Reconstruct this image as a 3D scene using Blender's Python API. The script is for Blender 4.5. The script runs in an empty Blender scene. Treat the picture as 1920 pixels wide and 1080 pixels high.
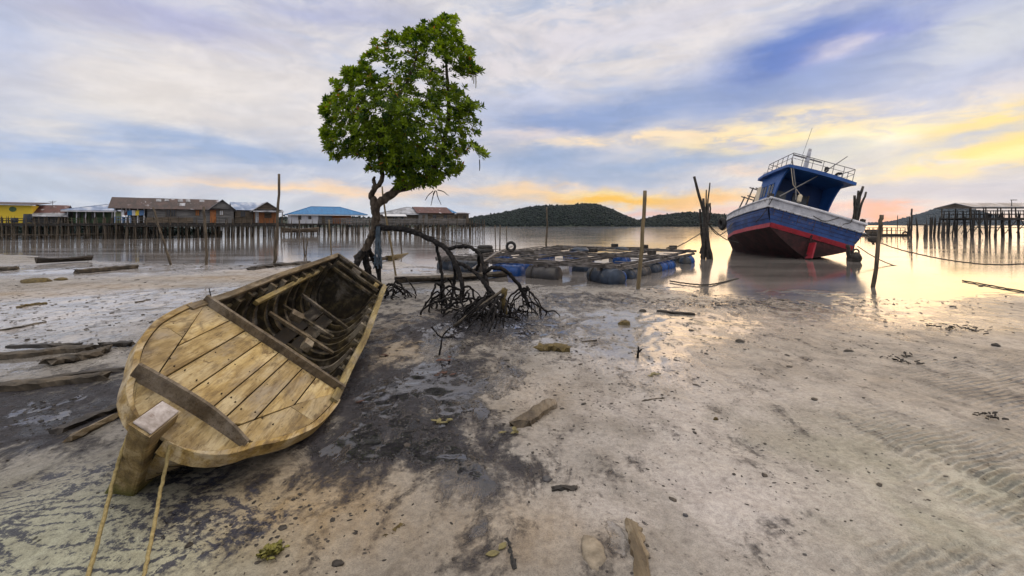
import bpy, math, random
import numpy as np
from mathutils import Vector, Matrix, Euler
R = math.radians
rnd = random.Random(7)
F = 853.333; H = 1.6; CX = 960.0; HY = 421.0       # 16 mm lens on 36 mm, eye height, column and row of the horizon
S = bpy.context.scene
C = S.collection

# ------------------------------------------------------------------ camera
cam = bpy.data.objects.new('camera', bpy.data.cameras.new('camera'))
C.objects.link(cam)
cam.location = (0, 0, H); cam.rotation_euler = (R(90), 0, 0)
cam.data.lens = 16; cam.data.sensor_width = 36
cam.data.shift_y = -(540 - HY) / 1920
cam.data.clip_start = 0.05; cam.data.clip_end = 9000
S.camera = cam
S.view_settings.view_transform = 'Standard'; S.view_settings.look = 'None'
S.view_settings.exposure = 0.06; S.view_settings.gamma = 1.0

# ------------------------------------------------------------------ node helper
class NT:
    def __init__(self, nt):
        self.nt = nt; self.n = nt.nodes; self.l = nt.links
    def new(self, typ, **kw):
        nd = self.n.new(typ)
        for k, v in kw.items(): setattr(nd, k, v)
        return nd
    def set(self, sock, v):
        if v is None: return
        if isinstance(v, bpy.types.NodeSocket): self.l.new(v, sock)
        else:
            if isinstance(v, tuple) and len(v) == 3 and sock.type == 'RGBA': v = v + (1,)
            sock.default_value = v
    def m(self, op, a, b=None, c=None, clamp=False):
        nd = self.new('ShaderNodeMath', operation=op); nd.use_clamp = clamp
        for i, v in enumerate((a, b, c)): self.set(nd.inputs[i], v)
        return nd.outputs[0]
    def vm(self, op, a, b=None):
        nd = self.new('ShaderNodeVectorMath', operation=op)
        self.set(nd.inputs[0], a); self.set(nd.inputs[1], b)
        return nd.outputs[0]
    def mix(self, f, a, b, mode='MIX'):
        nd = self.new('ShaderNodeMix', data_type='RGBA', blend_type=mode)
        self.set(nd.inputs[0], f); self.set(nd.inputs[6], a); self.set(nd.inputs[7], b)
        return nd.outputs[2]
    def lerp(self, f, a, b):
        nd = self.new('ShaderNodeMix', data_type='FLOAT')
        self.set(nd.inputs[0], f); self.set(nd.inputs[2], a); self.set(nd.inputs[3], b)
        return nd.outputs[0]
    def smooth(self, x, e0, e1, a=0.0, b=1.0):
        nd = self.new('ShaderNodeMapRange', interpolation_type='SMOOTHSTEP')
        self.set(nd.inputs[0], x)
        for i, v in enumerate((e0, e1, a, b)): self.set(nd.inputs[1 + i], v)
        return nd.outputs[0]
    def noise(self, vec, scale, detail=5, rough=0.55, dist=0.0):
        nd = self.new('ShaderNodeTexNoise')
        self.set(nd.inputs['Vector'], vec); nd.inputs['Scale'].default_value = scale
        nd.inputs['Detail'].default_value = detail; nd.inputs['Roughness'].default_value = rough
        nd.inputs['Distortion'].default_value = dist
        return nd.outputs[0]
    def mapping(self, vec, loc=(0, 0, 0), rot=(0, 0, 0), sc=(1, 1, 1)):
        nd = self.new('ShaderNodeMapping')
        self.set(nd.inputs[0], vec); self.set(nd.inputs[1], loc); self.set(nd.inputs[2], rot); self.set(nd.inputs[3], sc)
        return nd.outputs[0]
    def ramp(self, f, stops):
        nd = self.new('ShaderNodeValToRGB'); e = nd.color_ramp.elements
        while len(e) < len(stops): e.new(0.5)
        for el, (p, c) in zip(e, stops):
            el.position = p; el.color = tuple(c) + (1,)
        self.set(nd.inputs[0], f)
        return nd.outputs[0]

def srgb(r, g, b):
    f = lambda c: (c / 255 / 12.92) if c / 255 <= 0.04045 else ((c / 255 + 0.055) / 1.055) ** 2.4
    return (f(r), f(g), f(b))

# ------------------------------------------------------------------ world: clouded evening sky
SUN_AZ = R(41); SUN_EL = R(14)                    # to the right of the view, low
world = bpy.data.worlds.new('World'); S.world = world; world.use_nodes = True
def build_world():
    w = NT(world.node_tree); w.n.clear()
    out = w.new('ShaderNodeOutputWorld'); bg = w.new('ShaderNodeBackground')
    w.l.new(bg.outputs[0], out.inputs[0])
    tc = w.new('ShaderNodeTexCoord'); d = tc.outputs['Generated']
    sky = w.new('ShaderNodeTexSky', sky_type='NISHITA'); sky.sun_disc = False
    sky.sun_elevation = SUN_EL; sky.sun_rotation = SUN_AZ
    sp = w.new('ShaderNodeSeparateXYZ'); w.l.new(d, sp.inputs[0])
    az = w.m('ARCTAN2', sp.outputs[0], sp.outputs[1]); el = w.m('ARCSINE', sp.outputs[2])
    ab = w.new('ShaderNodeCombineXYZ'); w.l.new(az, ab.inputs[0]); w.l.new(w.m('ABSOLUTE', el), ab.inputs[1])
    ab = ab.outputs[0]
    # long soft streaks, drawn out along the horizon and tilted a little
    streak = w.noise(w.mapping(ab, rot=(0, 0, R(-9)), sc=(2.2, 11, 1)), 1.6, 5, 0.60, 0.35)
    puff = w.noise(w.mapping(ab, rot=(0, 0, R(-14)), sc=(3.2, 6.5, 1)), 2.1, 6, 0.64, 0.6)
    wob = w.m('SUBTRACT', w.noise(w.mapping(ab, loc=(3, 7, 0), sc=(3.0, 6.0, 1)), 1.5, 5, 0.6), 0.5)
    wob2 = w.m('SUBTRACT', w.noise(w.mapping(ab, loc=(9, 2, 0), sc=(4.0, 14.0, 1)), 1.5, 5, 0.6), 0.5)
    gold = w.noise(w.mapping(ab, loc=(5, 1, 0), rot=(0, 0, R(-12)), sc=(6, 22, 1)), 1.5, 4, 0.62, 0.5)
    azw = w.m('MULTIPLY_ADD', wob, 0.20, az)
    elw = w.m('MULTIPLY_ADD', wob2, 0.070, w.m('MULTIPLY_ADD', wob, 0.05, el))
    grey = srgb(208, 206, 213); cream = srgb(238, 231, 224); blue = srgb(182, 194, 219)
    col = w.mix(w.smooth(streak, 0.33, 0.60), blue, grey)
    col = w.mix(w.m('MULTIPLY', w.smooth(puff, 0.42, 0.68), 0.75), col, cream)
    def blob(px, py, rx, ry, tilt, rgb, a, nz=None, soft=0.0):
        nonlocal col
        u = (px - CX) / F; v = (HY - py) / F
        a0 = math.atan(u); e0 = math.atan(v / math.sqrt(1 + u * u))
        ra = rx / F / (1 + u * u); re = ry / F / math.sqrt(1 + u * u)
        t = math.tan(R(tilt))
        x = w.m('MULTIPLY_ADD', azw, 1 / ra, -a0 / ra)
        k = w.m('MULTIPLY_ADD', elw, 1 / re, w.m('MULTIPLY_ADD', azw, -t / re, (a0 * t - e0) / re))
        r2 = w.m('MULTIPLY_ADD', x, x, w.m('MULTIPLY', k, k))
        f = w.m('POWER', 1 / math.e, r2)
        if nz is not None:
            f = w.m('MULTIPLY', f, w.smooth(nz, 0.34, 0.60, 0.15, 1.3))
        col = w.mix(w.m('MULTIPLY', f, a, clamp=True), col, srgb(*rgb) if max(rgb) > 3 else rgb)
    #      px    py   rx   ry  tilt  colour            alpha
    blob(330, 165, 460, 100, 4, (236, 228, 223), 0.95)
    blob(180, 205, 260, 50, -2, (233, 226, 220), 0.7, puff)
    blob(0, 60, 130, 120, 20, (180, 192, 224), 0.7)
    blob(300, 32, 260, 38, 0, (182, 184, 216), 0.9)
    blob(610, 22, 180, 26, 0, (172, 178, 212), 0.8)
    blob(120, 275, 380, 34, 4, (172, 191, 224), 0.95, streak)
    blob(430, 285, 280, 30, -5, (165, 183, 215), 0.95, streak)
    blob(60, 345, 260, 40, 0, (190, 205, 226), 0.8)
    blob(430, 352, 360, 30, 0, (205, 208, 222), 0.6)
    blob(640, 354, 250, 10, -1, (250, 217, 186), .95)
    blob(520, 352, 130, 6, -1, (255, 222, 180), 0.7)
    blob(700, 395, 420, 16, 0, (205, 214, 228), 0.8)
    blob(1010, 85, 330, 75, 12, (224, 217, 220), 0.9, puff)
    blob(1180, 130, 260, 60, 20, (233, 225, 222), 0.75, streak)
    blob(1000, 190, 170, 22, 5, (196, 202, 226), 0.7)
    blob(1180, 212, 330, 34, 8, (151, 169, 208), 1.05)
    blob(1050, 222, 120, 24, 2, (141, 161, 204), 0.9)
    blob(1560, 75, 260, 50, 6, (160, 174, 216), 0.95)
    blob(1600, 50, 170, 24, 6, (140, 158, 212), 0.7)
    blob(1560, 150, 330, 60, 12, (142, 162, 206), 1.1)
    blob(1500, 92, 130, 40, 14, (90, 124, 194), 1.3)
    blob(1650, 62, 160, 24, 4, (100, 128, 204), 1.0)
    blob(1790, 150, 200, 50, 10, (163, 178, 216), 0.9)
    blob(1570, 92, 60, 17, 10, (212, 208, 226), 0.85)
    blob(1330, 22, 360, 24, 6, (212, 210, 222), 0.8)
    blob(1850, 60, 170, 60, 0, (200, 204, 214), 0.75, puff)
    blob(1700, 190, 160, 24, 14, (178, 190, 220), 0.6)
    # the lit lower clouds
    blob(1560, 262, 560, 44, 3, (226, 212, 206), 0.9, gold)
    blob(1420, 258, 150, 34, 6, (255, 228, 160), 1.1, gold)
    blob(1400, 285, 110, 13, 4, (255, 226, 160), 0.9)
    blob(1660, 268, 140, 40, 6, (255, 240, 178), 1.1, gold)
    blob(1500, 250, 60, 22, -20, (255, 246, 214), .9, streak)
    blob(1290, 276, 60, 9, 6, (255, 232, 186), .9)
    blob(1480, 292, 150, 7, 3, (255, 240, 196), .8, streak)
    blob(1640, 298, 140, 6, 2, (255, 244, 190), .9)
    blob(1820, 318, 130, 6, 5, (255, 228, 150), .8)
    blob(1655, 272, 60, 22, 6, (1.25, 1.12, .80), 1.2)
    blob(1570, 262, 60, 12, 8, (1.1, .93, .55), .9, gold)
    blob(1760, 262, 70, 14, 10, (1.1, .90, .48), 1.0, gold)
    blob(1400, 268, 70, 10, 4, (1.05, .84, .45), .9, gold)
    blob(1870, 296, 90, 14, 11, (1.05, .82, .38), .9, gold)
    blob(1880, 222, 90, 12, 11, (1.0, .78, .34), .9, gold)
    blob(1850, 232, 210, 26, 10, (255, 224, 140), 1.1, gold)
    blob(1840, 290, 160, 32, 12, (255, 222, 130), 1.0, gold)
    blob(1870, 300, 100, 12, 10, (255, 238, 170), 0.9)
    blob(1750, 325, 130, 12, 4, (250, 222, 175), 0.7)
    blob(1815, 262, 120, 12, 9, (184, 190, 206), 0.85)
    blob(1415, 262, 26, 14, 10, (190, 190, 212), 0.8)
    blob(1620, 300, 120, 16, 6, (186, 186, 205), 0.6)
    blob(1190, 262, 240, 13, 2, (252, 226, 190), 0.95, gold)
    blob(990, 250, 90, 12, 0, (240, 222, 212), 0.7)
    blob(1240, 312, 360, 24, 2, (161, 179, 210), 1.0)
    blob(1000, 300, 130, 22, 2, (157, 176, 210), 0.95)
    blob(1400, 325, 60, 10, 0, (240, 214, 195), 0.7)
    blob(1780, 355, 260, 26, 0, (190, 191, 208), 0.9)
    blob(990, 358, 120, 10, 0, (248, 214, 176), 0.9)
    blob(1190, 370, 190, 13, -1, (255, 206, 122), 1.0)
    blob(1150, 374, 110, 8, -1, (1.0, .56, .075), 1.1)
    blob(1140, 361, 90, 5, -1, (255, 225, 150), 0.7)
    blob(1320, 378, 90, 12, 0, (252, 198, 135), 0.9)
    blob(1240, 402, 260, 10, 0, (232, 190, 178), 0.9)
    blob(1650, 402, 110, 11, 0, (250, 176, 150), .95)
    blob(1850, 410, 160, 12, 0, (228, 196, 180), 0.8)
    tex = w.smooth(w.m('MULTIPLY_ADD', gold, .5, w.m('MULTIPLY', puff, .5)), .36, .62, .93, 1.06)
    t3 = w.new('ShaderNodeCombineXYZ')
    for i in range(3): w.l.new(tex, t3.inputs[i])
    col = w.vm('MULTIPLY', col, t3.outputs[0])
    # sky out of view overhead and behind, brightened to light the flats
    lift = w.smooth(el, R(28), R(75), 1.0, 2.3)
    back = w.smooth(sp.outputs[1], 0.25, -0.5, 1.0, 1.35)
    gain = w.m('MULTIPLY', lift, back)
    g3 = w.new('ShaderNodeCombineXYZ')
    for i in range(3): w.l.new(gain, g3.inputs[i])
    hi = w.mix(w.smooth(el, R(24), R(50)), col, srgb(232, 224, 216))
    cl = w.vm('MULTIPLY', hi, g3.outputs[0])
    sk = w.vm('MULTIPLY', sky.outputs[0], (0.08, 0.08, 0.08))
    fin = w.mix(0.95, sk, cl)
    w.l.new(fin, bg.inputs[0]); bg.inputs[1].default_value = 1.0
build_world()
world.cycles.sampling_method = 'MANUAL'; world.cycles.sample_map_resolution = 512

# ------------------------------------------------------------------ sun (low, veiled by cloud)
sun = bpy.data.objects.new('sun', bpy.data.lights.new('sun', 'SUN')); C.objects.link(sun)
sun.data.energy = 0.8; sun.data.angle = R(46); sun.data.color = (1.0, 0.62, 0.25)
sdir = Vector((math.sin(SUN_AZ) * math.cos(SUN_EL), math.cos(SUN_AZ) * math.cos(SUN_EL), math.sin(SUN_EL)))
sun.rotation_euler = (-sdir).to_track_quat('-Z', 'Y').to_euler()

# ------------------------------------------------------------------ scene helpers
def P(px, py, d): return Vector(((px - CX) / F * d, d, H - (py - HY) / F * d))
def D(py, z=0.0): return (H - z) * F / (py - HY)
def G(px, py, z=0.0): return P(px, py, D(py, z))

def tag(o, label=None, cat=None, group=None, kind=None):
    if label: o['label'] = label
    if cat: o['category'] = cat
    if group: o['group'] = group
    if kind: o['kind'] = kind
    return o
def empty(name, loc=(0, 0, 0), label=None, cat=None, group=None, rz=0.0):
    o = bpy.data.objects.new(name, None); C.objects.link(o); o.empty_display_size = 0.2
    o.location = loc; o.rotation_euler = (0, 0, rz)
    return tag(o, label, cat, group)

class MB:
    def __init__(self): self.v = []; self.f = []; self.a = None
    def add(self, vs, fs):
        b = len(self.v); self.v += [tuple(p) for p in vs]; self.f += [tuple(b + i for i in f) for f in fs]
        return self
    def box(self, c, size, rot=None, taper=1.0):
        x, y, z = (s / 2 for s in size); c = Vector(c)
        M = rot if isinstance(rot, Matrix) else (Euler(rot).to_matrix() if rot else Matrix.Identity(3))
        vs = []
        for k, zz in ((1, -z), (taper, z)):
            for a, b in ((-1, -1), (1, -1), (1, 1), (-1, 1)): vs.append(c + M @ Vector((a * x * k, b * y * k, zz)))
        return self.add(vs, [(3, 2, 1, 0), (4, 5, 6, 7), (0, 1, 5, 4), (1, 2, 6, 5), (2, 3, 7, 6), (3, 0, 4, 7)])
    def bar(self, a, b, wd, th, up=(0, 0, 1)):
        a = Vector(a); b = Vector(b); t = (b - a); L = t.length; t.normalize()
        s = t.cross(Vector(up)); s = s.normalized() if s.length > 1e-4 else Vector((1, 0, 0)); u = s.cross(t)
        return self.box((a + b) / 2, (wd, L, th), Matrix((s, t, u)).transposed())
    def tube(self, pts, r, n=8, cap=True, flat=1.0):
        pts = [Vector(p) for p in pts]; m = len(pts)
        rr = r if isinstance(r, (list, tuple)) else [r] * m
        ref = None; vs = []; fs = []
        for i, p in enumerate(pts):
            t = (pts[min(i + 1, m - 1)] - pts[max(i - 1, 0)])
            t = t.normalized() if t.length > 1e-9 else Vector((0, 0, 1))
            if ref is None: ref = t.orthogonal().normalized()
            s = ref - t * ref.dot(t); s = s.normalized() if s.length > 1e-6 else t.orthogonal().normalized()
            ref = s; u = t.cross(s)
            for k in range(n):
                a = 2 * math.pi * k / n
                vs.append(p + rr[i] * (math.cos(a) * s + flat * math.sin(a) * u))
        for i in range(m - 1):
            for k in range(n):
                k2 = (k + 1) % n
                fs.append((i * n + k, i * n + k2, (i + 1) * n + k2, (i + 1) * n + k))
        if cap: fs += [tuple(range(n - 1, -1, -1)), tuple((m - 1) * n + k for k in range(n))]
        return self.add(vs, fs)
    def loft(self, rows, closed=False):
        n = len(rows[0]); vs = [p for r in rows for p in r]; fs = []
        for i in range(len(rows) - 1):
            for k in range(n if closed else n - 1):
                k2 = (k + 1) % n
                fs.append((i * n + k, i * n + k2, (i + 1) * n + k2, (i + 1) * n + k))
        return self.add(vs, fs)
    def prism(self, poly, off):
        n = len(poly); off = Vector(off); a = [Vector(p) for p in poly]; b = [p + off for p in a]
        return self.add(a + b, [tuple(range(n - 1, -1, -1)), tuple(range(n, 2 * n))] +
                        [(i, (i + 1) % n, n + (i + 1) % n, n + i) for i in range(n)])
    def build(self, name, mat=None, parent=None, smooth=False, bevel=0.0, loc=None, fix=True):
        me = bpy.data.meshes.new(name); me.from_pydata(self.v, [], self.f); me.update()
        if fix:
            import bmesh
            bm = bmesh.new(); bm.from_mesh(me); bmesh.ops.recalc_face_normals(bm, faces=bm.faces); bm.to_mesh(me); bm.free()
        if smooth:
            me.polygons.foreach_set('use_smooth', [True] * len(me.polygons))
        o = bpy.data.objects.new(name, me); C.objects.link(o)
        if mat: me.materials.append(mat)
        if parent: o.parent = parent
        if loc is not None: o.location = loc
        if bevel:
            b = o.modifiers.new('bevel', 'BEVEL'); b.width = bevel; b.segments = 2; b.limit_method = 'ANGLE'
        return o

def solo(mb, name, mat, label, cat, group=None, origin=None, **kw):
    """a thing that is one mesh; vertices given in world space, origin moved to the base"""
    o = Vector(origin) if origin is not None else Vector(mb.v[0])
    mb.v = [tuple(Vector(p) - o) for p in mb.v]
    return tag(mb.build(name, mat, loc=o, **kw), label, cat, group)

def spline(pts, n=6):
    """Catmull-Rom through pts (tuples of any length)"""
    A = [np.array(p, float) for p in pts]; A = [2 * A[0] - A[1]] + A + [2 * A[-1] - A[-2]]
    out = []
    for i in range(1, len(A) - 2):
        for k in range(n):
            t = k / n
            out.append(0.5 * ((2 * A[i]) + (-A[i - 1] + A[i + 1]) * t + (2 * A[i - 1] - 5 * A[i] + 4 * A[i + 1] - A[i + 2]) * t * t
                              + (-A[i - 1] + 3 * A[i] - 3 * A[i + 1] + A[i + 2]) * t ** 3))
    out.append(A[-2])
    return out
def rag(pts, n=6, amp=0.0):
    q = [Vector(p) for p in spline(pts, n)]
    return [p + Vector((rnd.uniform(-amp, amp), rnd.uniform(-amp, amp), rnd.uniform(-amp, amp))) for p in q]

# ------------------------------------------------------------------ materials
def mat(name, stops, scale=4.0, stretch=(1, 1, 1), rough=0.7, bump=0.3, bdist=0.01, detail=7, metal=0.0, spec=0.4,
        spots=None, fine=40.0, dist=0.3, rvar=0.15, rand=True, grain=False, zstain=None):
    m = bpy.data.materials.new(name); m.use_nodes = True
    t = NT(m.node_tree); b = t.n['Principled BSDF']
    tc = t.new('ShaderNodeTexCoord'); v = tc.outputs['Object']
    if rand:
        oi = t.new('ShaderNodeObjectInfo')
        v = t.vm('ADD', v, t.vm('MULTIPLY', t.new('ShaderNodeCombineXYZ').outputs[0], (0, 0, 0))) if False else v
        cx = t.new('ShaderNodeCombineXYZ'); t.l.new(t.m('MULTIPLY', oi.outputs['Random'], 37.0), cx.inputs[0])
        v = t.vm('ADD', v, cx.outputs[0])
    vs = t.mapping(v, sc=stretch)
    n1 = t.noise(vs, scale, detail, 0.6, dist)
    col = t.ramp(t.smooth(n1, 0.28, 0.72), [(i / (len(stops) - 1), c) for i, c in enumerate(stops)])
    n2 = t.noise(vs, fine, 4, 0.6)
    col = t.mix(t.smooth(n2, 0.25, 0.75, 0.0, 0.45), col, t.mix(1.0, col, (0.62, 0.60, 0.58), 'MULTIPLY'))
    if spots:
        for (sc, e0, e1, c, a) in spots:
            n3 = t.noise(t.mapping(v, loc=(sc, 3, 1), sc=tuple(0.5 + 0.5 * s for s in stretch)), sc, 6, 0.65, 0.5)
            col = t.mix(t.m('MULTIPLY', t.smooth(n3, e0, e1), a), col, c)
    if zstain:     # weed grown up from the foot
        sz = t.new('ShaderNodeSeparateXYZ'); t.l.new(tc.outputs['Object'], sz.inputs[0])
        col = t.mix(t.m('MULTIPLY', t.smooth(t.m('MULTIPLY_ADD', n1, .35, sz.outputs[2]), zstain[0], zstain[1]), .85), col, zstain[2])
    if grain:      # running grain along the plank, drying cracks, nail heads, and each plank its own tone
        g1 = t.noise(t.mapping(v, sc=(46, 2.2, 46)), 1.0, 6, .7, .6); g2 = t.noise(t.mapping(v, sc=(120, 3.0, 120)), 1.0, 3, .6, .3)
        col = t.mix(t.smooth(g1, .46, .66, 0, .75), col, t.mix(1.0, col, (.52, .46, .38), 'MULTIPLY'))
        col = t.mix(t.smooth(g2, .62, .70, 0, .85), col, t.mix(1.0, col, (.22, .18, .14), 'MULTIPLY'))
        col = t.mix(t.smooth(oi.outputs['Random'], 0, 1, 0, .9), col, t.mix(1.0, col, (.66, .67, .76), 'MULTIPLY'))
        n2 = t.m('MULTIPLY_ADD', g1, -.7, n2)
    t.set(b.inputs['Base Color'], col)
    t.set(b.inputs['Roughness'], t.smooth(n2, 0.2, 0.8, max(0.03, rough - rvar), min(1, rough + rvar)))
    b.inputs['Metallic'].default_value = metal; b.inputs['Specular IOR Level'].default_value = spec
    if bump:
        bp = t.new('ShaderNodeBump'); bp.inputs['Strength'].default_value = bump; bp.inputs['Distance'].default_value = bdist
        t.set(bp.inputs['Height'], t.m('MULTIPLY_ADD', n2, 0.6, n1)); t.l.new(bp.outputs[0], b.inputs['Normal'])
    return m

M = {}
M['pole'] = mat('weathered_pole', [(.030, .024, .018), (.085, .066, .045), (.15, .12, .085)], 3, (6, 6, 1), .8)
M['bamboo'] = mat('bamboo_pole', [(.10, .075, .04), (.20, .15, .075)], 3, (6, 6, 1), .6)
M['dark_wood'] = mat('dark_wet_wood', [(.008, .007, .006), (.025, .020, .016), (.055, .045, .036)], 3, (2, 2, 2), .6)
M['drift'] = mat('driftwood', [(.02, .016, .012), (.06, .048, .034), (.13, .105, .075)], 5, (1, 1, 1), .75, bump=.6)
M['root'] = mat('root_bark', [(.004, .004, .0045), (.012, .011, .0115), (.034, .031, .031)], 14, (1, 1, 1), .8, spec=.12, bump=.9)
M['bark'] = mat('tree_bark', [(.022, .016, .011), (.06, .044, .030), (.12, .095, .07)], 6, (2, 2, 1), .85, bump=.8, bdist=.03)
M['plank_grey'] = mat('grey_weathered_planks', [(.075, .075, .078), (.16, .155, .15), (.26, .25, .24)], 1.2, (.6, 1, 7), .85, bump=.5, bdist=.02)
M['plank_brown'] = mat('brown_weathered_planks', [(.045, .034, .025), (.11, .085, .06), (.19, .15, .11)], 1.2, (.6, 1, 7), .85, bump=.5, bdist=.02)
M['plank_orange'] = mat('orange_painted_wood', [(.30, .10, .03), (.42, .16, .045)], 2, (6, 1, 1), .7)
M['white_wall'] = mat('white_painted_wall', [(.52, .54, .60), (.68, .69, .72)], 1.5, (3, 1, .6), .7)
M['yellow_wall'] = mat('yellow_painted_wall', [(.72, .52, .03), (.80, .60, .05)], .8, (1, 1, 1), .7)
M['green_wall'] = mat('green_painted_wall', [(.045, .09, .05), (.10, .17, .06)], 1.5, (3, 1, .6), .7)
M['rust_roof'] = mat('rusty_tin_roof', [(.018, .011, .010), (.042, .021, .018), (.07, .038, .032)], 1.2, (1.6, .5, .5), .6, spots=[(.9, .60, .68, (.36, .36, .40), .8)])
M['red_roof'] = mat('red_tin_roof', [(.05, .014, .011), (.10, .028, .022)], 1.2, (2, .5, .5), .6, spots=[(1.2, .58, .66, (.42, .40, .42), .8)])
M['grey_roof'] = mat('grey_tin_roof', [(.12, .125, .14), (.24, .25, .28), (.40, .42, .48)], 1.0, (1.4, .6, .6), .5)
M['blue_grey_roof'] = mat('blue_grey_tin_roof', [(.10, .15, .27), (.22, .29, .44), (.48, .52, .60)], 1.0, (1.2, .6, .6), .5)
M['blue_roof'] = mat('blue_metal_roof', [(.006, .11, .29), (.012, .17, .40)], 1.0, (3, .5, .5), .5)
M['window_dark'] = mat('dark_window', [(.012, .014, .02), (.03, .035, .045)], 2, rough=.2, bump=0)
M['pale_paint'] = mat('pale_paint', [(.50, .52, .56), (.66, .67, .70)], 3, rough=.6, bump=.1)
M['blue_rail'] = mat('blue_rail_paint', [(.06, .14, .30), (.10, .20, .38)], 3, rough=.6)
M['rope'] = mat('tan_rope', [(.22, .17, .07), (.36, .29, .13)], 60, rough=.9, bump=.8, bdist=.004)
M['rope_dark'] = mat('dark_rope', [(.02, .018, .016), (.06, .052, .045)], 40, rough=.9)
M['tyre'] = mat('black_rubber', [(.010, .010, .011), (.028, .027, .027)], 8, rough=.75, bump=.3)
M['drum_blue'] = mat('blue_plastic_drum', [(.006, .045, .19), (.010, .085, .33)], 3, rough=.45, bump=.1, spots=[(3.0, .56, .68, (.05, .055, .05), .8)])
M['drum_dark'] = mat('dirty_dark_drum', [(.012, .019, .032), (.028, .046, .08)], 3, rough=.5, bump=.2, spots=[(3.0, .50, .62, (.065, .06, .05), .8)])
M['drum_grey'] = mat('faded_grey_drum', [(.03, .03, .033), (.062, .060, .066)], 3, rough=.5, bump=.2, spots=[(3.0, .50, .62, (.06, .055, .05), .8)])
M['raft_wood'] = mat('raft_timber', [(.03, .026, .024), (.085, .075, .07), (.20, .185, .18)], 4, (1, 1, 3), .7)
M['stone'] = mat('mud_stone', [(.05, .045, .035), (.14, .125, .095)], 9, rough=.8, bump=.7, bdist=.02)
M['sand_lump'] = mat('sand_lump', [(.16, .135, .10), (.34, .29, .22)], 9, rough=.8, bump=.7, bdist=.02)
M['weed'] = mat('yellow_seaweed', [(.10, .095, .018), (.24, .22, .045)], 30, rough=.6)
M['moss'] = mat('mossy_wood', [(.05, .036, .015), (.15, .11, .035)], 14, rough=.8, bump=.9, bdist=.02)

# ------------------------------------------------------------------ terrain
def hash2(ix, iy, s):
    h = (ix.astype(np.int64) * 374761393 + iy.astype(np.int64) * 668265263 + s * 1442695041) & 0xffffffff
    h = ((h ^ (h >> 13)) * 1274126177) & 0xffffffff
    return ((h ^ (h >> 16)) & 0xffffff) / float(0xffffff)
def vnoise(x, y, s=0):
    x0 = np.floor(x); y0 = np.floor(y); fx = x - x0; fy = y - y0
    fx = fx * fx * (3 - 2 * fx); fy = fy * fy * (3 - 2 * fy)
    a = hash2(x0, y0, s); b = hash2(x0 + 1, y0, s); c = hash2(x0, y0 + 1, s); d = hash2(x0 + 1, y0 + 1, s)
    return (a * (1 - fx) + b * fx) * (1 - fy) + (c * (1 - fx) + d * fx) * fy
def fbm(x, y, o=4, s=0):
    r = 0; a = 0.5; t = 0
    for i in range(o):
        r = r + a * (vnoise(x, y, s + i) - 0.5); t += a; x = x * 2.03 + 5.1; y = y * 2.03 + 1.7; a *= 0.5
    return r / t * 2
SH = np.array([(-1500, 470), (-400, 470), (0, 476), (200, 489), (400, 494), (520, 496), (640, 494), (740, 486), (800, 500), (860, 520), (1000, 531), (1150, 537),
               (1210, 540), (1300, 548), (1400, 553), (1600, 557), (1750, 561), (1920, 556), (2400, 550), (3500, 540)], float)
SHu = (SH[:, 0] - CX) / F; SHd = H * F / (SH[:, 1] - HY)
def shore_t(x, y):
    yy = np.maximum(y, 0.3); return yy - np.interp(x / yy, SHu, SHd)
K0 = Vector((-2.2652, 2.727, 0.0))
def ground_z(x, y):
    x = np.asarray(x, float); y = np.asarray(y, float)
    t = shore_t(x, y) + 1.6 * fbm(x * .35, y * .35, 3, 3)
    z = np.where(t < 0, 0.045 * (1 - np.exp(t / 2.2)), -np.minimum(0.5, 0.03 * t + 0.004 * t * t))
    z = z + 0.030 * fbm(x * .55, y * .55, 4, 11) + 0.016 * fbm(x * 3.1, y * 3.1, 4, 17) + 0.010 * fbm(x * 11, y * 11, 3, 23)
    z = z - 0.05 * np.exp(-(((x + 2.5) / .55) ** 2 + ((y - 4.9) / 1.7) ** 4))       # hollow the wreck has worn in the sand
    z = z + 0.05 * np.exp(-(((x + .6) / .9) ** 2 + ((y - 6.9) / .8) ** 2))          # mound round the roots
    z = z + 0.02 * np.exp(-((y - 13.4 - .45 * (x + 9)) / .7) ** 2) * (x < -3.4)      # the sand bar on the left
    return z
def gz(x, y): return float(ground_z(np.array([x]), np.array([y]))[0])
def onG(px, py, dz=0.0):
    p = G(px, py, 0.03)
    for _ in range(3): p = G(px, py, gz(p.x, p.y))
    return Vector((p.x, p.y, p.z + dz))

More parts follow.
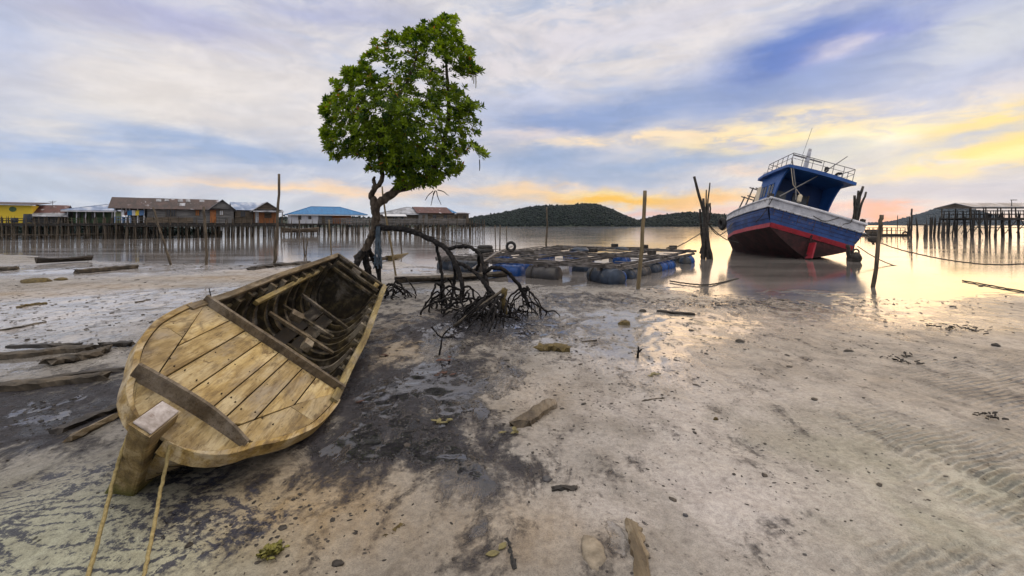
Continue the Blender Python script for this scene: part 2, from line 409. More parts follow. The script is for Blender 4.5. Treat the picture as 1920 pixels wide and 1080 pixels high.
def make_ground():
    ny, nx = 460, 560
    q = np.linspace(0, 1, ny); yy = 0.25 * (52 / 0.25) ** q
    yy = np.concatenate([np.linspace(-3, .2, 14), yy])
    uu = np.sign(np.linspace(-1, 1, nx)) * np.abs(np.linspace(-1, 1, nx)) ** 1.25 * 2.0
    X = uu[None, :] * (np.abs(yy)[:, None] + 1.6); Y = np.repeat(yy[:, None], nx, 1)
    X = X + 0.0; Z = ground_z(X, Y)
    v = np.stack([X, Y, Z], -1).reshape(-1, 3)
    i = np.arange((len(yy) - 1) * nx).reshape(len(yy) - 1, nx)[:, :-1].ravel()
    f = np.stack([i, i + 1, i + nx + 1, i + nx], -1)
    me = bpy.data.meshes.new('tidal_flat')
    me.vertices.add(len(v)); me.vertices.foreach_set('co', v.ravel())
    me.loops.add(f.size); me.loops.foreach_set('vertex_index', f.ravel())
    me.polygons.add(len(f)); me.polygons.foreach_set('loop_start', np.arange(len(f)) * 4); me.polygons.foreach_set('loop_total', np.full(len(f), 4))
    me.polygons.foreach_set('use_smooth', np.ones(len(f), bool)); me.update(); me.validate()
    x, y = v[:, 0], v[:, 1]
    def B(px, py, rx, ry, a=1.0, rot=0.0):
        """soft patch on the flat, centre and reach given where it lies"""
        c = G(px, py, .03); k = c.y / F
        dy = c.y * ry / (py - HY); dx = rx * k
        ax = x - c.x; ay = y - c.y; cs, sn = math.cos(rot), math.sin(rot)
        return a * np.exp(-(((ax * cs + ay * sn) / dx) ** 2 + ((-ax * sn + ay * cs) / dy) ** 2))
    def att(name, arr):
        at = me.attributes.new(name, 'FLOAT', 'POINT'); at.data.foreach_set('value', np.clip(arr, 0, 1.5).astype(np.float32))
    t = shore_t(x, y)
    wet = 0.9 * np.exp(-(np.maximum(-t, 0) / 1.3)) + np.where(t > 0, 1.0, 0)
    for a in ((80, 590, 330, 62, 1.5), (330, 555, 190, 26, 1.3), (60, 670, 200, 50, 1.0), (100, 760, 170, 70, .25), (828, 634, 42, 40, 1.35),
              (1150, 640, 190, 46, .75), (1080, 600, 170, 26, .7), (1300, 640, 160, 40, .35), (1350, 720, 400, 60, .22), (1010, 640, 130, 30, .7), (1330, 600, 260, 36, .8), (1750, 600, 260, 34, .75), (1000, 560, 150, 24, .8),
              (1240, 700, 110, 70, .45), (880, 720, 110, 55, .5), (700, 760, 90, 60, .35), (900, 960, 80, 130, .5), (640, 880, 200, 40, .2),
              (1110, 1040, 70, 60, .6), (790, 505, 70, 8, .8), (780, 545, 90, 10, .8), (1560, 560, 220, 20, .8), (880, 900, 160, 70, .6)): wet = wet + B(*a)
    wet = wet + B(200, 505, 420, 16, 1.5) - B(40, 553, 170, 5, 1.7) - B(230, 538, 140, 5, 1.8) - B(420, 522, 140, 5, 1.8) - B(580, 508, 140, 5, 1.8) - B(740, 640, 90, 60, .6) - B(1000, 700, 80, 40, .2)
    att('wet', wet)
    mud = 0 * x
    for a in ((90, 765, 200, 60, 1.9), (690, 780, 100, 85, 1.9), (830, 710, 120, 45, 1.35), (780, 850, 150, 60, 1.1), (800, 620, 120, 40, .7), (640, 700, 40, 60, .9), (1000, 620, 150, 38, .65),
              (910, 600, 110, 34, 1.0), (700, 570, 110, 34, .7), (910, 970, 60, 120, .95), (1050, 560, 130, 24, .6), (1450, 570, 160, 16, .8), (60, 850, 150, 40, .7), (420, 905, 130, 26, .5),  # the small patch beside the wooden bow paints its soft shade on the sand
              (880, 780, 90, 60, .55), (620, 700, 60, 90, .6), (1110, 1050, 50, 50, .7), (320, 500, 300, 7, .5), (200, 690, 150, 30, .5), (1020, 880, 80, 30, .35),
              (1170, 560, 110, 16, .5)): mud = mud + B(*a)
    att('mud', mud)
    att('ripple', B(1930, 930, 130, 170, 1.2) + B(1970, 740, 170, 80, .8) + B(1760, 1065, 160, 40, .6))
    pud = 0 * x
    for a in ((828, 640, 34, 34, 1.5), (835, 668, 22, 22, 1.2), (950, 705, 46, 34, .8), (880, 745, 80, 50, .72), (700, 770, 70, 60, .62), (790, 720, 60, 40, .6), (690, 850, 90, 30, .55), (880, 900, 60, 40, .9), (905, 985, 40, 60, .8), (1160, 1010, 22, 50, .8), (1240, 700, 40, 60, .4), (1030, 625, 130, 26, .75), (760, 850, 110, 40, .5), (120, 770, 150, 46, .5), (170, 640, 200, 40, .6), (790, 508, 90, 7, 1.1), (780, 546, 110, 8, .9), (1190, 570, 130, 14, .8), (1480, 575, 200, 14, .7)): pud = pud + B(*a)
    att('pud', pud)
    att('swirl', B(110, 970, 270, 120, 2.0) + B(330, 1020, 140, 70, .6) + B(560, 960, 160, 60, .25))
    att('speck', B(120, 570, 460, 90, 1.35) + B(1500, 620, 420, 60, .45) + B(1150, 680, 260, 120, .5) + B(500, 1000, 240, 110, .5) + B(1450, 850, 500, 200, .12))
    gx = np.clip((x / np.maximum(y + .6, .4) + .1) * .8, 0, 1)
    att('green', B(60, 1010, 300, 150, .9) + B(1850, 960, 330, 230, .75) + B(300, 1060, 200, 60, .5))
    att('pale', B(80, 580, 330, 60, 1.3) + B(250, 503, 400, 14, 1.2) + B(1280, 780, 330, 160, .7) + B(1290, 950, 180, 60, .8) + B(1200, 690, 90, 30, .5) + B(820, 500, 120, 16, 1.0) + .35 * gx)  # pale sand; on the left flat, bright sky reflection put into the colour
    att('tan', B(560, 950, 230, 110, 1.0) + B(740, 640, 110, 60, .7) + B(1010, 990, 160, 70, .6) + B(40, 553, 170, 5, .8) + B(230, 538, 140, 5, .8) + B(420, 522, 140, 5, .8) + B(580, 508, 140, 5, .8) + B(1000, 740, 120, 50, .4))
    o = bpy.data.objects.new('tidal_flat', me); C.objects.link(o); tag(o, kind='structure')
    m = bpy.data.materials.new('tidal_sand'); m.use_nodes = True; me.materials.append(m)
    n = NT(m.node_tree); b = n.n['Principled BSDF']
    p = n.new('ShaderNodeTexCoord').outputs['Object']
    A = lambda k: n.new('ShaderNodeAttribute', attribute_name=k).outputs['Fac']
    wv = n.new('ShaderNodeTexNoise'); n.l.new(p, wv.inputs[0]); wv.inputs['Scale'].default_value = 1.2; wv.inputs['Detail'].default_value = 4
    n1 = n.noise(p, 1.1, 8, .62, .4); n2 = n.noise(n.mapping(p, sc=(1, .55, 1)), 6.5, 8, .62, .3)
    n3 = n.noise(p, 26, 6, .65); n4 = n.noise(p, 150, 3, .6); n5 = n.noise(n.mapping(p, loc=(4, 2, 0), sc=(1, .6, 1)), 2.8, 8, .68, .8)
    c = n.mix(n.smooth(n1, .32, .68), (.215, .20, .178), (.315, .295, .26))
    c = n.mix(n.m('MULTIPLY', A('tan'), n.smooth(n2, .3, .7, .55, 1.0), clamp=True), c, (.335, .235, .115))
    c = n.mix(n.m('MULTIPLY', A('green'), .85, clamp=True), c, (.43, .44, .32))
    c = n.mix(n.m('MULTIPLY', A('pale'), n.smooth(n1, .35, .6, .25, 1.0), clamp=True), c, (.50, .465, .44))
    c = n.mix(n.smooth(n3, .3, .72, 0, .8), c, n.mix(1.0, c, (.58, .57, .58), 'MULTIPLY'))
    c = n.mix(n.smooth(n2, .45, .70, 0, .6), c, n.mix(1.0, c, (.60, .58, .57), 'MULTIPLY'))
    c = n.mix(n.smooth(n4, .4, .75, 0, .7), c, n.mix(1.0, c, (.48, .47, .48), 'MULTIPLY'))
    # dark mud washed in patches, and the shade painted beside the bow
    mf = n.m('ADD', A('mud'), n.m('MULTIPLY_ADD', n.m('SUBTRACT', n5, .5), 3.6, n.m('MULTIPLY_ADD', n.m('SUBTRACT', n3, .5), 1.1, n.m('MULTIPLY', n.m('SUBTRACT', n2, .5), 2.0))))
    mf = n.smooth(mf, .28, 1.15)
    c = n.mix(n.m('MULTIPLY', mf, .95), c, n.mix(n.smooth(n.m('MULTIPLY_ADD', n3, .6, n.m('MULTIPLY', n2, .4)), .40, .62), (.005, .006, .011), (.036, .034, .040)))
    # swirled silt lines
    sw = n.noise(n.mapping(p, loc=(1.3, .4, 0), rot=(0, 0, .6), sc=(.75, 1.5, 1)), .85, 2.0, .45, .9)
    line = n.m('SINE', n.m('MULTIPLY', sw, 150.0)); line = n.m('ADD', n.m('MULTIPLY_ADD', n.m('SUBTRACT', n5, .5), 3.5, line), n.m('MULTIPLY_ADD', n.m('SUBTRACT', n3, .5), 5.0, n.m('MULTIPLY', n.m('SUBTRACT', n.noise(p, 70, 3, .6), .5), 4.0)))
    sf = n.m('MULTIPLY', n.smooth(line, .15, 1.0), n.smooth(n.m('MULTIPLY_ADD', n.m('SUBTRACT', n5, .5), 2.4, A('swirl')), .50, .80))
    blot = n.m('MULTIPLY', n.smooth(n.m('MULTIPLY_ADD', n.m('SUBTRACT', n3, .5), 1.2, n5), .52, .66), n.smooth(A('swirl'), .3, .8))
    sf = n.m('MAXIMUM', sf, n.m('MULTIPLY', blot, .85))
    c = n.mix(n.m('MULTIPLY', sf, .9), c, (.028, .031, .05))
    # specks of rotted leaf and shell
    vo = n.new('ShaderNodeTexVoronoi'); n.l.new(n.vm('ADD', p, n.vm('MULTIPLY', wv.outputs['Color'], (.3, .3, 0))), vo.inputs[0]); vo.inputs['Scale'].default_value = 19
    spk = n.m('MULTIPLY', n.smooth(n.m('MULTIPLY_ADD', n3, .35, vo.outputs['Distance']), .38, .27), n.smooth(n.m('MULTIPLY_ADD', A('speck'), .13, n2), .54, .60))
    vb = n.new('ShaderNodeTexVoronoi'); n.l.new(n.vm('ADD', n.mapping(p, sc=(1, .75, 1)), n.vm('MULTIPLY', wv.outputs['Color'], (.5, .5, 0))), vb.inputs[0]); vb.inputs['Scale'].default_value = 4.5
    spk3 = n.m('MULTIPLY', n.smooth(n.m('MULTIPLY_ADD', n3, .40, vb.outputs['Distance']), .46, .36), n.smooth(n.m('MULTIPLY_ADD', A('speck'), .5, n.m('SUBTRACT', n2, .5)), .42, .62))
    spk = n.m('MAXIMUM', spk, spk3)
    spk2 = n.m('MULTIPLY', n.smooth(n.noise(n.mapping(p, sc=(1, .7, 1)), 38, 3, .6), .64, .70), n.smooth(n.m('MULTIPLY_ADD', A('speck'), .22, n5), .50, .62))
    spk = n.m('MAXIMUM', spk, spk2)
    c = n.mix(n.m('MULTIPLY', spk, .85), c, (.030, .028, .032))
    wf = n.m('MULTIPLY_ADD', n.m('SUBTRACT', n5, .5), 1.5, A('wet'))
    wf = n.m('ADD', wf, n.m('MULTIPLY', n.m('SUBTRACT', n3, .5), .55))
    wf = n.smooth(wf, .30, 1.05)
    c = n.mix(n.m('MULTIPLY', wf, .22), c, n.mix(1.0, c, (.66, .68, .74), 'MULTIPLY'))
    pf = n.smooth(n.m('MULTIPLY_ADD', n.m('SUBTRACT', n5, .5), 2.6, n.m('MULTIPLY_ADD', n.m('SUBTRACT', n2, .5), 1.5, A('pud'))), .50, .66)
    c = n.mix(n.m('MULTIPLY', pf, .45), c, n.mix(1.0, c, (.40, .42, .48), 'MULTIPLY'))
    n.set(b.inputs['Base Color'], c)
    dry = n.m('SUBTRACT', 1.0, wf)
    n.set(b.inputs['Roughness'], n.m('MULTIPLY_ADD', spk, .4, n.lerp(wf, n.smooth(n2, .3, .7, .42, .62), n.smooth(n3, .3, .7, .05, .14))))
    rgh = b.inputs['Roughness'].links[0].from_socket; n.set(b.inputs['Roughness'], n.lerp(pf, n.m('MULTIPLY_ADD', mf, n.smooth(n2, .40, .60, -.30, .10), rgh), .035))
    b.inputs['Specular IOR Level'].default_value = .5; n.set(b.inputs['IOR'], n.lerp(pf, n.lerp(n.m('MULTIPLY', wf, n.m('SUBTRACT', 1.0, mf)), n.m('MULTIPLY_ADD', mf, -.10, 1.33), 1.6), 1.6))
    # relief: grain, worm casts, ripple marks
    rw = n.new('ShaderNodeTexWave', wave_type='BANDS', bands_direction='Y')
    n.l.new(n.mapping(n.vm('ADD', p, n.vm('MULTIPLY', wv.outputs['Color'], (.15, .22, 0))), rot=(0, 0, -.35)), rw.inputs[0])
    rw.inputs['Scale'].default_value = 5.2; rw.inputs['Distortion'].default_value = .9; rw.inputs['Detail'].default_value = 2
    rh = n.m('MULTIPLY', n.m('MULTIPLY', rw.outputs['Fac'], A('ripple')), n.smooth(n5, .42, .58))
    hgt = n.m('MULTIPLY_ADD', n3, .55, n.m('MULTIPLY', n4, .22)); hgt = n.m('MULTIPLY_ADD', n2, 1.5, hgt)
    hgt = n.m('MULTIPLY', hgt, n.m('MULTIPLY_ADD', dry, .93, .07))
    hgt = n.m('MULTIPLY_ADD', mf, -.8, n.m('MULTIPLY', hgt, n.m('MULTIPLY_ADD', pf, -.95, 1.0)))
    hgt = n.m('MULTIPLY_ADD', spk, -.45, n.m('MULTIPLY_ADD', rh, 4.5, hgt))
    bp = n.new('ShaderNodeBump'); bp.inputs['Strength'].default_value = .75; bp.inputs['Distance'].default_value = .022
    n.l.new(hgt, bp.inputs['Height']); n.l.new(bp.outputs[0], b.inputs['Normal'])
make_ground()

def make_water():
    mb = MB(); ys = [-60, 5, 12, 25, 60, 150, 500, 900, 1380]; xs = [-1560, -800, -100, -30, -8, 0, 8, 30, 100, 800, 1560]
    mb.loft([[(x, y, 0) for x in xs] for y in ys])
    o = mb.build('water', None, smooth=True, fix=False); tag(o, kind='structure')
    m = bpy.data.materials.new('calm_sea'); m.use_nodes = True; o.data.materials.append(m)
    n = NT(m.node_tree); b = n.n['Principled BSDF']; p = n.new('ShaderNodeTexCoord').outputs['Object']
    n1 = n.noise(n.mapping(p, sc=(.25, .9, 1)), .5, 5, .6); n2 = n.noise(n.mapping(p, sc=(.5, 1, 1)), 2.2, 4, .6)
    n.set(b.inputs['Base Color'], n.mix(n.smooth(n1, .35, .65), (.11, .10, .095), (.19, .175, .165)))
    n.set(b.inputs['Roughness'], n.smooth(n1, .35, .65, .07, .115)); b.inputs['IOR'].default_value = 1.5
    bp = n.new('ShaderNodeBump'); bp.inputs['Strength'].default_value = .12; bp.inputs['Distance'].default_value = .03
    n.l.new(n.m('ADD', n1, n.m('MULTIPLY', n2, .3)), bp.inputs['Height']); n.l.new(bp.outputs[0], b.inputs['Normal'])
make_water()

# far sea bed / land under everything, one sheet to the horizon
mb = MB(); mb.add([(-1565, -64, -.9), (1565, -64, -.9), (1565, 1385, -.9), (-1565, 1385, -.9)], [(0, 1, 2, 3)])
tag(mb.build('sea_bed', M['stone'], fix=False), kind='structure')

# ------------------------------------------------------------------ far hills and their forest
def leaf_mat(name, lo, hi, trans=.25, hue=None):
    m = bpy.data.materials.new(name); m.use_nodes = True; n = NT(m.node_tree); b = n.n['Principled BSDF']
    a = n.new('ShaderNodeAttribute', attribute_name='shade').outputs['Fac']
    col = n.mix(n.smooth(a, 0, .97), lo, hi)
    if hue: col = n.mix(n.smooth(a, .975, .985), col, hue)
    n.set(b.inputs['Base Color'], col); b.inputs['Roughness'].default_value = .5; b.inputs['Specular IOR Level'].default_value = .35 if trans else .05
    if trans:
        tr = n.new('ShaderNodeBsdfTranslucent'); n.l.new(n.mix(1.0, col, (1.5, 1.5, .8), 'MULTIPLY'), tr.inputs[0])
        ms = n.new('ShaderNodeMixShader'); ms.inputs[0].default_value = trans
        n.l.new(b.outputs[0], ms.inputs[1]); n.l.new(tr.outputs[0], ms.inputs[2]); n.l.new(ms.outputs[0], n.n['Material Output'].inputs[0])
    return m
def shade_attr(o, vals):
    at = o.data.attributes.new('shade', 'FLOAT', 'FACE'); at.data.foreach_set('value', np.array(vals, np.float32))
M['forest_near'] = leaf_mat('island_forest', (.004, .009, .009), (.009, .017, .013), 0)
M['forest_far'] = leaf_mat('haze_tinted_forest', (.028, .042, .055), (.036, .052, .064), 0)  # blue grey of distance haze mixed into the leaf colour
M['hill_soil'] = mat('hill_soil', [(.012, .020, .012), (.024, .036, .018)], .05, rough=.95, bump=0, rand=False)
M['hill_far'] = mat('haze_tinted_hill_soil', [(.028, .038, .046), (.038, .050, .056)], .02, rough=.95, bump=0, rand=False)  # soil colour shifted to blue grey for distance haze

def ico(r, seed):
    import bmesh
    bm = bmesh.new(); bmesh.ops.create_icosphere(bm, subdivisions=1, radius=1.0); rr = random.Random(seed)
    vs = [Vector(v.co) * rr.uniform(.72, 1.25) for v in bm.verts]; fs = [tuple(v.index for v in f.verts) for f in bm.faces]; bm.free()
    return vs, fs
ICO = [ico(1, s) for s in range(6)]
def hill(name, prof, d, depth, soil, forest, n_tree, rt, label, seed):
    rr = random.Random(seed)
    xs = [(px - CX) / F * d for px, _ in prof]; hs = [H - (py - HY) / F * d for _, py in prof]
    hh = lambda x: float(np.interp(x, xs, hs))
    rows = []; yy = np.linspace(-1, 1, 15)
    gx = np.linspace(xs[0], xs[-1], 60)
    def z(x, k): return max(-.6, (hh(x) * .98) * max(0, 1 - abs(k) ** 1.7) * (1 + .08 * math.sin(x * .09 + k * 3)) - .3)
    for k in yy: rows.append([(x, d + k * depth, z(x, k)) for x in gx])
    mb = MB(); mb.loft(rows); o = mb.build(name, soil, smooth=True); tag(o, kind='structure')
    f = MB(); sh = []
    for i in range(n_tree):
        x = rr.uniform(xs[0], xs[-1]); k = rr.uniform(-.98, .35) if i % 3 else rr.uniform(-.12, .12)
        zz = z(x, k)
        if hh(x) < 1.0 and rr.random() < .6: continue
        r = rt * rr.uniform(.55, 1.2); c = Vector((x, d + k * depth, zz + r * rr.uniform(.2, .75)))
        tall = rr.random() < (.10 if abs(k) < .12 else .01)
        if tall: c.z += r * rr.uniform(.8, 1.5); r *= .6
        vs, fs = ICO[rr.randrange(6)]; a = rr.uniform(0, 6.28); ca, sa = math.cos(a), math.sin(a); e = rr.uniform(.8, 1.5)
        f.add([(c.x + r * (v.x * ca - v.y * sa), c.y + r * (v.x * sa + v.y * ca), c.z + r * e * v.z) for v in vs], fs)
        s0 = rr.random(); sh += [min(.97, max(0, s0 + rr.uniform(-.2, .2))) for _ in fs]
        if tall:
            f.tube([(c.x, c.y, zz), (c.x, c.y, c.z)], [.35, .2], 4); sh += [0] * (4 + 2)
    fo = f.build('forest', forest, fix=False); shade_attr(fo, sh); tag(fo, label, 'forest', kind='stuff')
hill('island_hill', [(868, 421), (885, 412), (920, 404), (960, 398), (1010, 391), (1060, 385), (1090, 383), (1120, 388), (1150, 399), (1175, 411), (1190, 420)], 430, 60,
     M['hill_soil'], M['forest_near'], 12000, 1.15, 'dark green forest covering the rounded island hill behind the raft', 1)
hill('wooded_shore', [(1188, 421), (1205, 413), (1240, 406), (1290, 402), (1330, 404), (1375, 405), (1440, 408), (1500, 414), (1530, 420)], 400, 40,
     M['hill_soil'], M['forest_near'], 7000, 1.15, 'low dark forest along the shore left of the blue boat', 2)
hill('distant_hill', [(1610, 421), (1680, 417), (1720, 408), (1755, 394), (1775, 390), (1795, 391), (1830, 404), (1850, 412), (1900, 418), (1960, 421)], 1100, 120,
     M['hill_far'], M['forest_far'], 7000, 1.8, 'forest with blue grey haze in its colour on the distant peaked hill behind the jetty', 3)
hill('mainland_shore', [(-700, 412), (-300, 408), (0, 412), (300, 410), (520, 409), (700, 411), (860, 413), (890, 420)], 330, 30,
     M['hill_soil'], M['forest_near'], 4000, 1.2, 'low dark tree line far behind the stilt houses', 4)

# ------------------------------------------------------------------ stilt village
def hz(py, d): return H - (py - HY) / F * d
def dupe(o, parent=None, loc=None, rot=None, scale=None):
    c = o.copy(); C.objects.link(c)
    if parent is not None: c.parent = parent
    if loc is not None: c.location = loc
    if rot is not None: c.rotation_euler = rot
    if scale is not None: c.scale = scale
    return c
_st = {}
def stilt(parent, x, y, top, r=.075, name='stilt', m=None, bottom=-.75, lean=.05):
    m = m or M['pole']; k = (name, m.name); L = top - bottom
    if k not in _st:
        mb = MB(); mb.tube(rag([(0, 0, 0), (.12, .05, .34), (-.05, .1, .7), (0, 0, 1)], 2), [1.0, 1.06, 1.0, .95, .95, .9, .85], 6)
        mb.v = [(a, b, c) for a, b, c in mb.v]
        o = mb.build(name, m, parent, smooth=True); _st[k] = o
    else: o = dupe(_st[k], parent)
    o.location = (x, y, bottom); o.scale = (r, r, L)
    o.rotation_euler = (rnd.uniform(-lean, lean), rnd.uniform(-lean, lean), rnd.uniform(0, 6.28))
    return o
class House:
    def __init__(s, name, label, cat, px0, px1, d, yaw, dep, pdeck=418, group=None):
        k0 = (px0 - CX) / F; k1 = (px1 - CX) / F; c, sn = math.cos(R(yaw)), math.sin(R(yaw))
        s.w = (k1 * d - k0 * d) / (c - k1 * sn); s.dep = dep
        s.root = empty(name, (k0 * d, d, 0), label, cat, group, R(yaw))
        s.d = d + s.w * sn / 2; s.k0, s.d0, s.c, s.sn = k0, d, c, sn
        s.zd = hz(pdeck, s.d)
    def X(s, px):
        k = (px - CX) / F; return (k * s.d0 - s.k0 * s.d0) / (s.c - k * s.sn)
    def Z(s, py, px=None):
        x = s.X(px) if px else s.w / 2
        return hz(py, s.d0 + x * s.sn)
    def box(s, name, m, x0, x1, y0, y1, z0, z1, parent=None, bevel=0):
        return MB().box(((x0 + x1) / 2, (y0 + y1) / 2, (z0 + z1) / 2), (abs(x1 - x0), abs(y1 - y0), abs(z1 - z0))).build(name, m, parent or s.root, bevel=bevel)
    def stilts(s, n=8, rows=3, x0=0, x1=None, top=None, y0=.15, y1=None):
        x1 = s.w if x1 is None else x1; y1 = s.dep if y1 is None else y1
        for j in range(rows):
            for i in range(n):
                stilt(s.root, x0 + (x1 - x0) * (i + rnd.uniform(-.18, .18) + .5 * (j % 2) * .6) / (n - 1), y0 + (y1 - y0) * j / max(1, rows - 1), (top or s.zd) - .06, rnd.uniform(.06, .10))
    def deck(s, m, x0=0, x1=None, y0=-.8, y1=None, th=.14):
        x1 = s.w if x1 is None else x1; y1 = s.dep if y1 is None else y1
        mb = MB(); mb.box(((x0 + x1) / 2, (y0 + y1) / 2, s.zd - .05), (x1 - x0, y1 - y0, .05))
        for y in (y0 + .1, (y0 + y1) / 2, y1 - .1): mb.box(((x0 + x1) / 2, y, s.zd - .16), (x1 - x0, .1, .16))
        n = int((x1 - x0) / .45)
        return mb.build('deck', m, s.root)
    def window(s, px0, px1, py0, py1, m=None, y=0.0, frame=None):
        x0, x1 = s.X(px0), s.X(px1); z1, z0 = s.Z(py0, px0), s.Z(py1, px0)
        fr = MB(); t = .07
        for a in ((x0 - t, x1 + t, z1, z1 + t), (x0 - t, x1 + t, z0 - t, z0), (x0 - t, x0, z0, z1), (x1, x1 + t, z0, z1), ((x0 + x1) / 2 - .02, (x0 + x1) / 2 + .02, z0, z1)):
            fr.box(((a[0] + a[1]) / 2, y - .045, (a[2] + a[3]) / 2), (a[1] - a[0], .07, a[3] - a[2]))
        w = MB().box(((x0 + x1) / 2, y - .02, (z0 + z1) / 2), (x1 - x0, .03, z1 - z0)).build('window', m or M['window_dark'], s.root)
        fr.build('frame', frame or M['plank_brown'], w); return w
    def door(s, px0, px1, py0, m, y=0.0):
        x0, x1 = s.X(px0), s.X(px1); z1 = s.Z(py0, px0); z0 = s.zd + .04
        dr = MB().box(((x0 + x1) / 2, y - .035, (z0 + z1) / 2), (x1 - x0, .06, z1 - z0))
        for k in (.32, .72): dr.box(((x0 + x1) / 2, y - .075, z0 + (z1 - z0) * k), ((x1 - x0) * .7, .02, (z1 - z0) * .2))
        o = dr.build('door', m, s.root)
        MB().box((x1 - .1, y - .09, (z0 + z1) / 2), (.05, .05, .12)).build('handle', M['dark_wood'], o)
        return o
    def gable(s, m, x0, x1, y0, y1, ze, zr, axis='x', over=.35, th=.06, wall=None, ridge=None, name='roof'):
        """pitched tin roof, ridge along axis, plus the boarded triangles under it"""
        mb = MB()
        if axis == 'x':
            ym = (y0 + y1) / 2 if ridge is None else ridge
            for ya, yb in ((y0, ym), (y1, ym)):
                o = over * (1 if yb > ya else -1); sl = (zr - ze) / abs(yb - ya)
                n = max(2, int((x1 - x0) / .9)); xs = np.linspace(x0 - over, x1 + over, n + 1)
                for i in range(n):
                    dz = rnd.uniform(0, .025)
                    a = [(xs[i], ya - o, ze - sl * over + dz), (xs[i + 1] + .03, ya - o + rnd.uniform(-.06, .06), ze - sl * over + dz), (xs[i + 1] + .03, yb, zr + dz), (xs[i], yb, zr + dz)]
                    mb.prism(a, (0, 0, th * .5))
            tri = [[(x, y0 + .02, ze), (x, y1 - .02, ze), (x, ym, zr - .03)] for x in (x0, x1 - .06)]; off = (.06, 0, 0)
        else:
            xm = (x0 + x1) / 2 if ridge is None else ridge
            for xa, xb in ((x0, xm), (x1, xm)):
                o = over * (1 if xb > xa else -1); sl = (zr - ze) / abs(xb - xa)
                n = max(2, int((y1 - y0) / .9)); ys = np.linspace(y0 - over, y1 + over * .3, n + 1)
                for i in range(n):
                    dz = rnd.uniform(0, .02)
                    mb.prism([(xa - o, ys[i], ze - sl * over + dz), (xa - o, ys[i + 1] + .03, ze - sl * over + dz), (xb, ys[i + 1] + .03, zr + dz), (xb, ys[i], zr + dz)], (0, 0, th * .5))
            tri = [[(x0 + .02, y, ze), (x1 - .02, y, ze), (xm, y, zr - .03)] for y in (y0, y1 - .06)]; off = (0, .06, 0)
        r = mb.build(name, m, s.root)
        if wall:
            w = MB()
            for t in tri: w.prism(t, off)
            w.build('gable', wall, s.root)
        return r
    def hip(s, m, x0, x1, y0, y1, ze, zr, run=None, over=.4, xl=None, xr=None):
        a = run or (y1 - y0) / 2; ym = (y0 + y1) / 2; dz = .05
        x0 -= over; x1 += over; y0 -= over; y1 += over
        p = [(x0, y0, ze), (x1, y0, ze), (x1, y1, ze), (x0, y1, ze), (x0 + (xl or a) + over, ym, zr), (x1 - (xr or a) - over, ym, zr)]
        q = [(x, y, z + dz) for x, y, z in p]
        mb = MB(); f = [(0, 1, 5, 4), (1, 2, 5), (2, 3, 4, 5), (3, 0, 4)]
        mb.add(p + q, [tuple(reversed(t)) for t in f] + [tuple(i + 6 for i in t) for t in f] + [(i, (i + 1) % 4, 6 + (i + 1) % 4, 6 + i) for i in range(4)])
        r = mb.build('roof', m, s.root)
        rc = MB()
        for i, j in ((0, 4), (1, 5), (4, 5), (2, 5), (3, 4)): rc.bar(Vector(q[i]) + Vector((0, 0, .02)), Vector(q[j]) + Vector((0, 0, .02)), .16, .05)
        rc.build('ridge_cap', m, r)
        MB().box(((x0 + x1) / 2, y0 + .03, ze - .07), (x1 - x0, .05, .15)).build('fascia', M['pale_paint'], r)
        return r
    def rail(s, m, x0, x1, y, h=.85, step=.9, z=None, name='railing', slats=2):
        z = s.zd if z is None else z; mb = MB()
        n = max(1, round((x1 - x0) / step))
        for i in range(n + 1): mb.box((x0 + (x1 - x0) * i / n, y, z + h / 2 - .05), (.07, .07, h + .1), (rnd.uniform(-.03, .03), rnd.uniform(-.04, .04), 0))
        for k in range(slats): mb.bar((x0, y - .045, z + h * (1 - k * .45) - .04), (x1, y - .045, z + h * (1 - k * .45) - .04 + rnd.uniform(-.04, .04)), .03, .07)
        return mb.build(name, m, s.root)
    def posts(s, m, xs, y, z1, r=.05):
        for x in xs: MB().box((x, y, (s.zd + z1) / 2), (r * 2, r * 2, z1 - s.zd)).build('porch_post', m, s.root)

VG = 'stilt houses along the water'
# --- yellow house
h = House('stilt_house', 'bright yellow walled stilt house at the far left of the village', 'house', -60, 60, 50, 33, 6, group=VG)
ze = h.Z(384)
h.box('wall', M['yellow_wall'], 0, h.w, 0, h.dep, h.zd, ze)
mb = MB(); n = 9
for i in range(n):
    a, b = -.4 + (h.w + .8) * i / n, -.4 + (h.w + .8) * (i + 1) / n
    mb.prism([(a, -.5, ze + .02), (b + .02, -.5, ze + .02 + rnd.uniform(0, .02)), (b + .02, h.dep + .4, ze + .5), (a, h.dep + .4, ze + .5)], (0, 0, .05))
mb.build('roof', M['rust_roof'], h.root)
MB().tube([(h.X(24), -.001, h.Z(392)), (h.X(24), -.03, h.Z(392))], .30, 18).build('emblem', M['green_wall'], h.root)
bl = MB()
for z in np.arange(h.zd + .25, ze, .3): bl.box((h.w / 2, -.012, z), (h.w - .06, .02, .02))
bl.build('cladding_batten', M['yellow_wall'], h.root)
h.window(-30, -12, 394, 408); h.deck(M['dark_wood'], -1, h.w + .5, -2.6); h.stilts(9, 4, -1, h.w, y0=-2.4)
h.rail(M['dark_wood'], 0, h.w, -2.5, .55)
